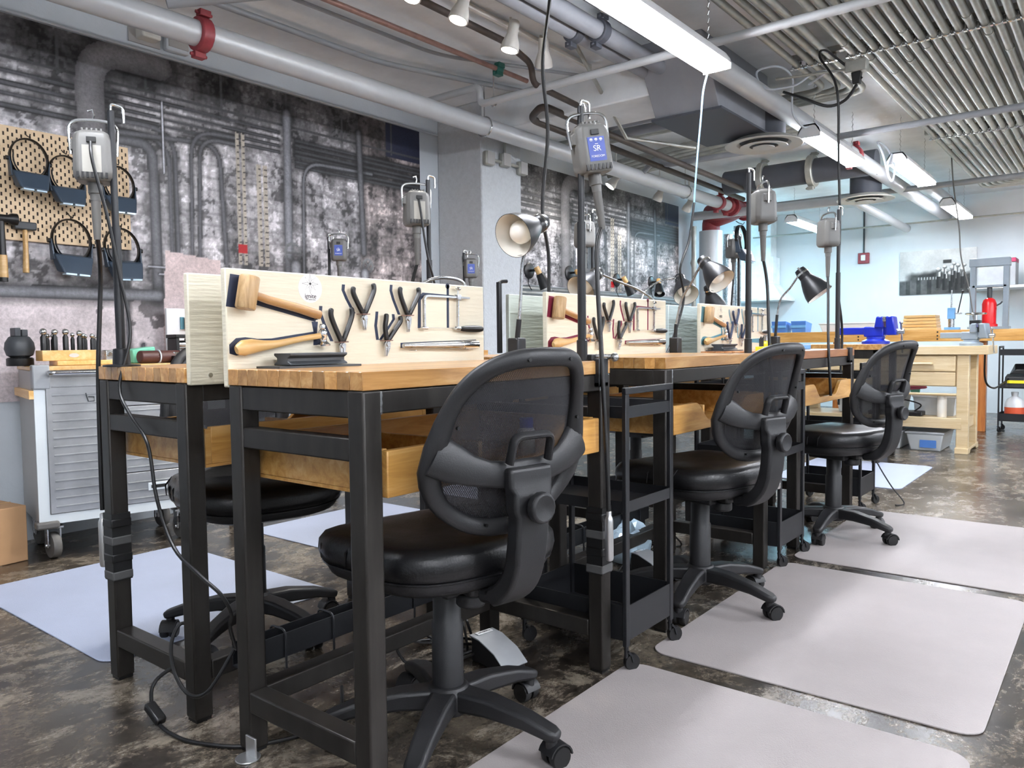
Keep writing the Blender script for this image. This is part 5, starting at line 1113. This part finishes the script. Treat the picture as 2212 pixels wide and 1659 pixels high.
def vise(x, y, z, rz, m, label, s=1.0):
    t = thing('bench_vise', label, 'vise', (x, y, z), rz, 'bench vises')
    q = lambda g: G().add(g.v, g.f, MX.Diagonal((s, s, s, 1)))
    obj('swivel_base', q(G().lathe([(.09, 0), (.09, .02), (.06, .035), (.06, .05)], 24)), m, t)
    obj('fixed_jaw', q(G().box((-.07, -.045, .05), (.06, .045, .12)).hexa([(.0, -.06, .11), (.06, -.06, .11), (.06, .06, .11), (.0, .06, .11)], [(.015, -.065, .19), (.06, -.065, .19), (.06, .065, .19), (.015, .065, .19)])), m, t, bev=.01)
    obj('moving_jaw', q(G().hexa([(.075, -.05, .06), (.14, -.05, .06), (.14, .05, .06), (.075, .05, .06)], [(.075, -.065, .19), (.12, -.065, .19), (.12, .065, .19), (.075, .065, .19)])), m, t, bev=.01)
    obj('jaw_plates', q(G().box((.058, -.066, .155), (.066, .066, .188)).box((.068, -.066, .155), (.076, .066, .188))), 'bsteel', t)
    obj('slide', q(G().box((-.24, -.035, .065), (.09, .035, .115))), m, t, bev=.006)
    obj('screw', q(G().cyl((.1, 0, .085), (.18, 0, .085), .018)), 'bsteel', t); obj('tommy_bar', q(G().cyl((.165, -.02, .14), (.165, .03, -.06), .007).ball((.165, -.02, .145), .012)), 'chrome', t)
t = thing('vise_bench', 'wood-topped steel bench carrying the blue vise, beyond the third chair', 'workbench', (6.75, 2.1, 0))
obj('top', box1((-.22, -.60, .90), (.4, .6, .945)), 'block', t, bev=.003)
for yy in (-.58, .53):
    for xx in (-.2, .33): obj('leg', box1((xx, yy, 0), (xx+.05, yy+.05, .90)), 'steel', t, bev=.004)
obj('rail', box1((-.2, -.58, .83), (-.16, .58, .9)), 'steel', t)
vise(6.68, 1.58, .945, -PI/2, 'vblue', 'large blue bench vise on the far bench beyond the third chair', 1.15)
vise(7.66, 1.05, .918, -PI/2-.2, 'vgrey', 'grey-blue bench vise with round handwheel on the pale drawer bench', 1.0)
t = thing('handwheel', 'small steel handwheel clamp on top of the grey-blue vise', 'handwheel', (7.66, 1.02, 1.1)); obj('rim', G().tube(arc((0, 0, .09), .075, 0, 2*PI, 24, 'xy')[:-1], .008, 8, closed=True), 'chrome', t); obj('spokes', G().cyl((-.07, 0, .09), (.07, 0, .09), .006).cyl((0, -.07, .09), (0, .07, .09), .006).cyl((0, 0, .0), (0, 0, .09), .014), 'chrome', t); obj('block', box1((-.05, -.04, -.0), (.05, .04, .035)), 'rubber', t, bev=.004)
for k in range(5):
    t = thing('pine_plank', 'honey-coloured board in the stack on the far bench, %s' % ('bottom one', 'second from bottom', 'middle one', 'fourth from bottom', 'top one')[k], 'board', (9.55, 1.82, 1.07+k*.034), group='stacked boards')
    obj('plank', box1((-.12+.006*(k % 2), -.2+.004*k, .0015), (.15, .15-.006*k, .0325)), 'pine', t, bev=.005)
t = thing('arbor_press', 'small blue bench press with upright steel pole and lever', 'press', (9.55, 1.5, 1.07)); obj('base', box1((-.06, -.08, 0), (.06, .06, .03)), 'lblue', t, bev=.004); obj('column', G().cyl((0, 0, .03), (0, 0, .12), .03), 'bsteel', t); obj('head', box1((-.035, -.035, .12), (.035, .035, .24)), 'lblue', t, bev=.004); obj('pole', G().cyl((0, 0, .24), (0, 0, .43), .010, .006), 'bsteel', t); obj('lever', G().cyl((0, -.06, .18), (0, -.10, .40), .006).ball((0, -.103, .41), .016), 'rubber', t); obj('arm', box1((-.02, -.10, .17), (.02, -.035, .185)), 'bsteel', t)
t = thing('hydraulic_press', 'grey steel press frame with red bottle jack on the far bench', 'press', (9.55, 1.15, 1.07))
for q in (-1, 1): obj('upright', box1((-.05, q*.15-.025, .0), (.05, q*.15+.025, .70)), 'vgrey', t, bev=.004)
obj('crosshead', box1((-.055, -.185, .66), (.055, .185, .745)), 'vgrey', t, bev=.005); obj('base', box1((-.07, -.19, 0), (.07, .19, .03)), 'vgrey', t); obj('platen', box1((-.05, -.155, .44), (.05, .155, .465)), 'vgrey', t, bev=.003)
j = obj('bottle_jack', G().lathe([(.08, .03), (.08, .055), (.065, .06), (.068, .27), (.055, .31), (.03, .33)], 24), 'redjack', t); obj('ram', G().cyl((0, 0, .33), (0, 0, .44), .024), 'slate', j); obj('jack_lug', G().tube([(0, -.05, .24), (0, -.10, .27), (0, -.115, .29)], .008, 8), 'slate', j)
t = thing('storage_case', 'grey case with magenta lid behind the press on the far wall', 'case', (11.2, 1.28, 1.07)); obj('case', box1((0, -.2, .55), (.3, .2, .83)), 'plasticg', t, bev=.006); obj('lid', box1((-.01, -.2, .83), (.3, .2, .88)), 'book', t, bev=.004); obj('bracket_shelf', box1((-.02, -.3, .52), (.6, .3, .55)), 'white', t)
# poster
pw, phh = .92, .59
rs = np.random.RandomState(9); hh, ww = 100, 156
XX, YY = np.meshgrid(np.linspace(0, 1, ww), np.linspace(0, 1, hh))
f = lambda cy, cx, o=4: fract(hh, ww, cy, cx, rs, o)-.5
edge = .56-.10*np.abs(XX-.45)+.10*f(2, 6); soft = np.clip((edge-YY)/.10, 0, 1)*np.clip((XX-.06)/.1, 0, 1)
im = (.66+.25*f(3, 4)+.12*YY+.12*XX)*(1-soft)+(.20+.35*f(7, 12))*soft
low = np.clip((.34+.08*XX-YY)/.05, 0, 1)*np.clip((.5-XX)/.06, 0, 1); im = im*(1-low)+(.30+.25*f(5, 8)-.12*((XX*7 % 1) > .6))*low
sq = np.clip((.06-np.abs(XX-.63))/.012, 0, 1)*np.clip((.045-np.abs(YY-.72))/.012, 0, 1); im = im*(1-sq)+.17*sq
im = np.where((np.abs(YY-.36) < .03) & (XX > .25) & (XX < .5) & ((XX*26 % 1) > .5), .6, im)
for cx, cy, r in ((.52, .55, .038), (.60, .50, .045), (.68, .44, .042), (.60, .60, .03), (.70, .57, .04), (.76, .49, .042), (.77, .62, .032), (.83, .53, .04), (.72, .66, .026), (.85, .62, .026)):
    rr = np.hypot((XX-cx)*1.55, YY-cy)
    st = (np.abs(XX-cx) < r*.62) & (YY < cy) & (YY > cy-.42); im = np.where(st, .10+.08*np.sin((XX-cx)/r*3), im)
    cl = (np.abs(XX-cx) < r*.62) & (YY < cy-r) & (YY > cy-.16); im = np.where(cl, .35+.5*(np.sin((XX-cx)/r*5) > 0), im)
    im = np.where(rr < r*1.5, .35+.55*np.clip(1-np.hypot((XX-cx)*1.55+r*.3, YY-cy-r*.5)/(r*1.5), 0, 1)+.25*(YY > cy), im)
im = np.clip(im, .02, .95)
t = thing('poster', 'black-and-white photo poster of dapping punches on the far wall', 'poster', (11.78, 2.03, 1.58))
obj('backing', box1((.0, -.46, 0), (.012, .46, .59)), 'white', t)
raster('print', pw, phh, np.stack([im**2.1*1.0, im**2.1*.98, im**2.1*.95], -1), MX.Translation((-.001, .46, 0)) @ MX.Rotation(-PI/2, 4, 'Z'), 'poster', t)
t = thing('fire_alarm', 'red fire alarm strobe with white lens on the far wall', 'alarm', (11.8, 2.96, 2.05)); obj('plate', box1((-.04, -.075, 0), (0, .075, .15)), 'red', t, bev=.008); obj('strobe', box1((-.06, -.03, .04), (-.04, .03, .12)), 'white', t, bev=.008); obj('conduit', G().cyl((-.015, .0, .15), (-.015, .0, .8), .012), 'slate', t)
t = thing('range_hood', 'white fume hood on the far wall of the pale blue recess', 'hood', (11.8, 4.35, 1.6))
obj('canopy', G().hexa([(-.55, -.42, 0), (-.02, -.42, 0), (-.02, .42, 0), (-.55, .42, 0)], [(-.3, -.2, .22), (-.02, -.2, .22), (-.02, .2, .22), (-.3, .2, .22)]), 'hood', t, bev=.004); obj('rim', box1((-.56, -.43, -.04), (-.01, .43, 0)), 'hood', t, bev=.004); obj('lower_flue', box1((-.3, -.2, .22), (-.02, .2, .62)), 'hood', t, bev=.004); obj('upper_flue', box1((-.27, -.15, .62), (-.02, .15, 1.24)), 'hood', t, bev=.004)
# equipment cart at the right edge
t = cart(9.4, .28, .32, .76, 'black utility cart at the right edge carrying a white jug', zt=.895, lv=((.80, .86), (.46, .50), (.12, .2)))
t = thing('foot_control', 'black foot control with yellow stripe on the right-hand cart', 'foot pedal', (9.47, .86, .464)); obj('shell', G().hexa([(-.07, -.11, 0), (.10, -.11, 0), (.10, .13, 0), (-.07, .13, 0)], [(-.06, -.10, .12), (.10, -.10, .14), (.10, .12, .14), (-.06, .12, .12)]), 'plastic', t, bev=.01); obj('stripe', box1((-.0755, -.09, .05), (-.066, .10, .08)), 'yellow', t); obj('treadle', G().hexa([(-.03, -.08, .14), (.09, -.08, .15), (.09, .09, .15), (-.03, .09, .14)], [(-.03, -.05, .19), (.08, -.07, .25), (.08, .05, .25), (-.03, .03, .19)]), 'rubber', t, bev=.008)
t = thing('white_jug', 'white plastic jug with orange-red label on the right-hand cart', 'jug', (9.5, .90, .124)); obj('body', G().lathe([(.085, 0), (.09, .01), (.09, .17), (.07, .22), (.03, .25), (.03, .27)], 20), 'jug', t); obj('cap', G().cyl((0, 0, .27), (0, 0, .295), .034), 'jug', t); obj('label', G().lathe([(.0915, .03), (.0915, .14)], 20), 'jlab', t)
cord('power_cord', 'thick black cord swagging from the vise bench to the right-hand cart', [(8.1, 1.0, .9), (8.3, 1.02, .6), (8.7, 1.0, .5), (9.2, .98, .52), (9.42, .95, .56)], .009, 'rubber', group='floor and bench cords')
cord('power_cord', 'thin black cord trailing on the floor beside the third cart', [(4.98, 1.19, .45), (5.0, 1.19, .3), (5.02, 1.1, .12), (5.03, 1.02, .01), (4.95, 1.05, .006)], .004, 'rubber', group='floor and bench cords')
# stuff on and under the drawer bench
t = thing('vacuum_flask', 'cream vacuum flask on the lower shelf of the pale bench', 'flask', (7.58, 1.25, .30)); obj('body', G().lathe([(.036, 0), (.038, .005), (.038, .15), (.036, .155)], 20), 'cream', t); obj('lid', G().lathe([(.037, .157), (.037, .185), (.03, .19)], 20), 'cream', t)
for i, (x, y, z, a, b, c, l) in enumerate(((7.80, 1.86, .30, .14, .30, .17, 'open white storage tub with pink hose on the pale bench shelf'), (7.82, 1.33, .30, .13, .17, .16, 'lidded white storage tub beside the flask'))):
    t = thing('storage_tub', l, 'tub', (x, y, z), group='white storage tubs'); obj('tub', G().hexa([(-a*.9, -b*.9, 0), (a*.9, -b*.9, 0), (a*.9, b*.9, 0), (-a*.9, b*.9, 0)], [(-a, -b, c), (a, -b, c), (a, b, c), (-a, b, c)]), 'clearp', t, bev=.006); obj('rim', box1((-a-.01, -b-.01, c), (a+.01, b+.01, c+.025)), 'white', t, bev=.006)
t = thing('pink_hose', 'coiled pink hose lying on the open tub', 'hose', (7.7, 1.6, .5)); obj('coil', G().tube(smooth([(-.03, .12, .02), (.05, -.05, .03), (0, -.2, .05), (-.05, -.1, .06), (.0, .1, .05), (.03, .0, .12)], 6), .011, 8), 'pink', t)
t = thing('blue_bag', 'bright blue bag on the upper rail of the pale bench', 'bag', (7.85, 1.72, .5)); obj('bag', G().ball((0, 0, .06), .12, 14, (.7, 1.1, .65)), 'vblue', t)
t = thing('green_cloth', 'mint green cloth hanging beside the blue bag', 'cloth', (7.8, 1.5, .5)); obj('cloth', G().hexa([(-.02, -.03, -.02), (.02, -.03, -.02), (.02, .04, -.02), (-.02, .04, -.02)], [(-.03, -.05, .13), (.02, -.05, .13), (.02, .05, .13), (-.03, .05, .13)]), 'green', t, bev=.01)
t = thing('black_case', 'flat black case with looped cable on the pale bench shelf', 'case', (7.6, 1.62, .30)); obj('case', box1((-.06, -.22, 0), (.1, .22, .04)), 'rubber', t, bev=.008); obj('cable', G().tube(smooth([(0, -.15, .04), (0, -.2, .1), (0, -.05, .14), (0, .1, .11)], 6), .006, 6), 'rubber', t)
for i, y in enumerate((1.37, 1.70)):
    t = thing('storage_bin', 'clear lidded storage bin on the floor under the pale bench, %s' % ('nearer the leg' if i == 0 else 'nearer the third chair'), 'bin', (7.75, y, 0), group='clear storage bins')
    obj('bin', G().hexa([(-.2, -.12, 0), (.25, -.12, 0), (.25, .12, 0), (-.2, .12, 0)], [(-.24, -.145, .15), (.28, -.145, .15), (.28, .145, .15), (-.24, .145, .15)]), 'clearp', t, bev=.01); obj('lid', box1((-.25, -.155, .15), (.29, .155, .168)), 'plasticg', t, bev=.005); obj('contents', box1((-.226, -.09, .03), (-.222, .04, .11)), 'bbin', t)
# clutter on the third bench and beyond
t = thing('polish_bottle', 'small bottle with yellow liquid and silver cap on the third bench', 'bottle', (3.90, 1.44, .934)); obj('bottle', G().lathe([(.022, 0), (.024, .004), (.024, .035), (.015, .045), (.013, .05)], 18), 'yellow', t); obj('cap', G().lathe([(.015, .05), (.015, .08)], 18), 'bsteel', t)
t = thing('bur_block', 'yellow block holding black burs on the third bench', 'bur block', (3.78, 1.42, .934)); obj('block', box1((-.03, -.02, 0), (.03, .02, .022)), 'yellow', t, bev=.002)
for k in range(6): obj('bur', G().cyl((-.024+.009*k, 0, .022), (-.024+.009*k, 0, .06+.006*(k % 3)), .003, n=6), 'rubber', t)
t = thing('blue_parts_box', 'flat light blue parts box on the third bench', 'box', (4.28, 1.42, .934)); obj('box', box1((-.12, -.04, 0), (.14, .05, .035)), 'lblue', t, bev=.004); obj('lid_seam', box1((-.121, -.041, .024), (.141, -.0405, .027)), 'white', t)
for i, (x, y) in enumerate(((9.6, 3.35), (9.62, 3.12))):
    t = thing('blue_bin', 'blue plastic bin at the foot of the pale blue wall, %s' % ('left one' if i == 0 else 'right one'), 'bin', (x, y, 1.07), group='blue bins'); obj('bin', G().hexa([(-.1, -.08, 0), (.1, -.08, 0), (.1, .08, 0), (-.1, .08, 0)], [(-.12, -.09, .14), (.12, -.09, .11), (.12, .09, .11), (-.12, .09, .14)]), 'bbin', t, bev=.004); obj('front_lip', box1((-.125, -.09, .06), (-.115, .09, .09)), 'lblue', t)
t = thing('white_tray', 'long white plastic tray on the bench below the pale blue wall', 'tray', (9.6, 2.5, 1.07)); obj('tray', G().hexa([(-.15, -.38, 0), (.15, -.38, 0), (.15, .32, 0), (-.15, .32, 0)], [(-.18, -.41, .09), (.18, -.41, .09), (.18, .35, .09), (-.18, .35, .09)]), 'white', t, bev=.008); obj('rim', box1((-.19, -.42, .09), (.19, .36, .105)), 'white', t, bev=.004)

# ================================================================ under the benches
def pedal(x, y, rz, label):
    t = thing('foot_pedal', label, 'foot pedal', (x, y, 0), rz, 'flex-shaft foot pedals')
    pr = [(-.075, 0), (.085, 0), (.085, .02), (.04, .052), (-.03, .075), (-.075, .078)]
    mx = MX.Rotation(PI/2, 4, 'X')
    obj('base', G().prism(pr, .085, MX.Translation((0, .0425, 0)) @ mx), 'plastic', t, bev=.006)
    top = [(.088, .018), (.088, .022), (.042, .056), (-.03, .080), (-.078, .083), (-.078, .078), (-.03, .075), (.04, .052)]
    tr = obj('treadle', G().prism(top, .095, MX.Translation((0, .0475, 0)) @ mx), 'plasticg', t, bev=.002)
    pl = obj('badge', box1((-.072, -.030, .0835), (-.052, .030, .0855)), 'white', tr, bev=.0005)
    text('FOREDOM', .010, 'ink', pl, MX.Translation((-.062, 0, .0857)) @ MX.Rotation(-PI/2, 4, 'Z'))
pedal(1.80, 1.50, -1.75, 'grey metal foot pedal on the floor behind the nearest chair')
pedal(2.93, 1.58, -1.75, 'grey metal foot pedal on the floor under the second bench')
for i, (x0, l) in enumerate(((1.1, 'first'), (2.4, 'second'), (3.72, 'third'))):
    t = thing('cable_rail', 'black cable tray with hooks between the bench rows, behind the %s bench' % l, 'cable tray', (x0, 1.79, .1), group='cable trays')
    obj('channel', G().box((0, -.03, .05), (.85, .03, .055)).box((0, -.03, .055), (.85, -.026, .115)).box((0, .026, .055), (.85, .03, .115)), 'cart', t)
    for k in range(5): obj('hook', G().tube(bend([(.12+.16*k, -.035, -.02), (.12+.16*k, -.035, .125), (.12+.16*k, .035, .125), (.12+.16*k, .035, .06)], .02), .0035, 6), 'blk', t)
    obj('bracket_leg', G().box((.02, -.02, -.1), (.04, .02, .05)).box((.81, -.02, -.1), (.83, .02, .05)), 'cart', t)
rc = random.Random(11)
for i, (x0, y0, n, l) in enumerate(((1.75, 1.62, 3, 'behind the nearest foot pedal'), (2.6, 1.6, 4, 'under the second bench by the white pedal'), (3.3, 1.75, 4, 'below the second cart'))):
    for k in range(n):
        pts = [(x0+rc.uniform(-.15, .15), y0+rc.uniform(-.1, .12), .006+rc.uniform(0, .12)*(j % 2)) for j in range(7)]
        cord('power_cord', 'tangled black cord on the floor %s, strand %s' % (l, wn[k]), pts, .0045, 'rubber', group='tangled floor cords')
t = thing('power_cable', 'black cord with inline switch looped around the near leg of the back bench', 'cord', (1.05, 1.9, 0))
obj('loop', G().tube(smooth([(1.07, 1.76, .22), (1.02, 1.80, .12), (1.0, 1.86, .10), (1.0, 1.93, .14), (1.02, 1.98, .2), (1.06, 1.99, .24), (1.1, 1.95, .18), (1.0, 2.02, .1), (.97, 2.0, .05), (.96, 1.96, .02), (.96, 1.88, .007), (.98, 1.78, .006), (1.06, 1.66, .006), (1.25, 1.6, .006), (1.4, 1.75, .006)], 8), .005, 8), 'rubber', t, w=True)
obj('inline_switch', G().box((-.014, -.035, -.011), (.014, .035, .011), MX.Translation((.962, 1.965, .035)) @ MX.Rotation(.4, 4, 'X')), 'rubber', t, bev=.005, w=True)
for i, x in enumerate((1.62,)):
    t = thing('glue_bottle', 'white bottle with blue cap standing in the first catch tray', 'bottle', (1.70, 1.30, .677)); obj('body', G().lathe([(.022, 0), (.024, .004), (.024, .07), (.018, .078)], 18), 'white', t); obj('cap', G().lathe([(.019, .078), (.019, .105)], 18), 'vblue', t)
t = thing('bench_pin', 'wooden bench pin block standing in the first catch tray', 'bench pin', (1.30, 1.38, .677)); obj('pin', G().hexa([(-.06, -.08, 0), (.06, -.08, 0), (.06, .08, 0), (-.06, .08, 0)], [(-.06, -.08, .01), (.06, -.08, .01), (.06, .08, .03), (-.06, .08, .03)]), 'pine', t, bev=.002)
t = thing('plastic_scrap', 'crumpled clear plastic bag of cables under the second bench', 'bag', (2.98, 1.72, .0)); vs = []
g = G().ball((0, 0, .10), .11, 16, (1.2, .8, .8)); g.v = [tuple(V(p)*(1+rc.uniform(-.16, .16))+V((0, 0, .02))) for p in g.v]
zmin = min(p[2] for p in g.v); g.v = [(p[0], p[1], p[2]-zmin) for p in g.v]; obj('bag', g, 'lens', t)
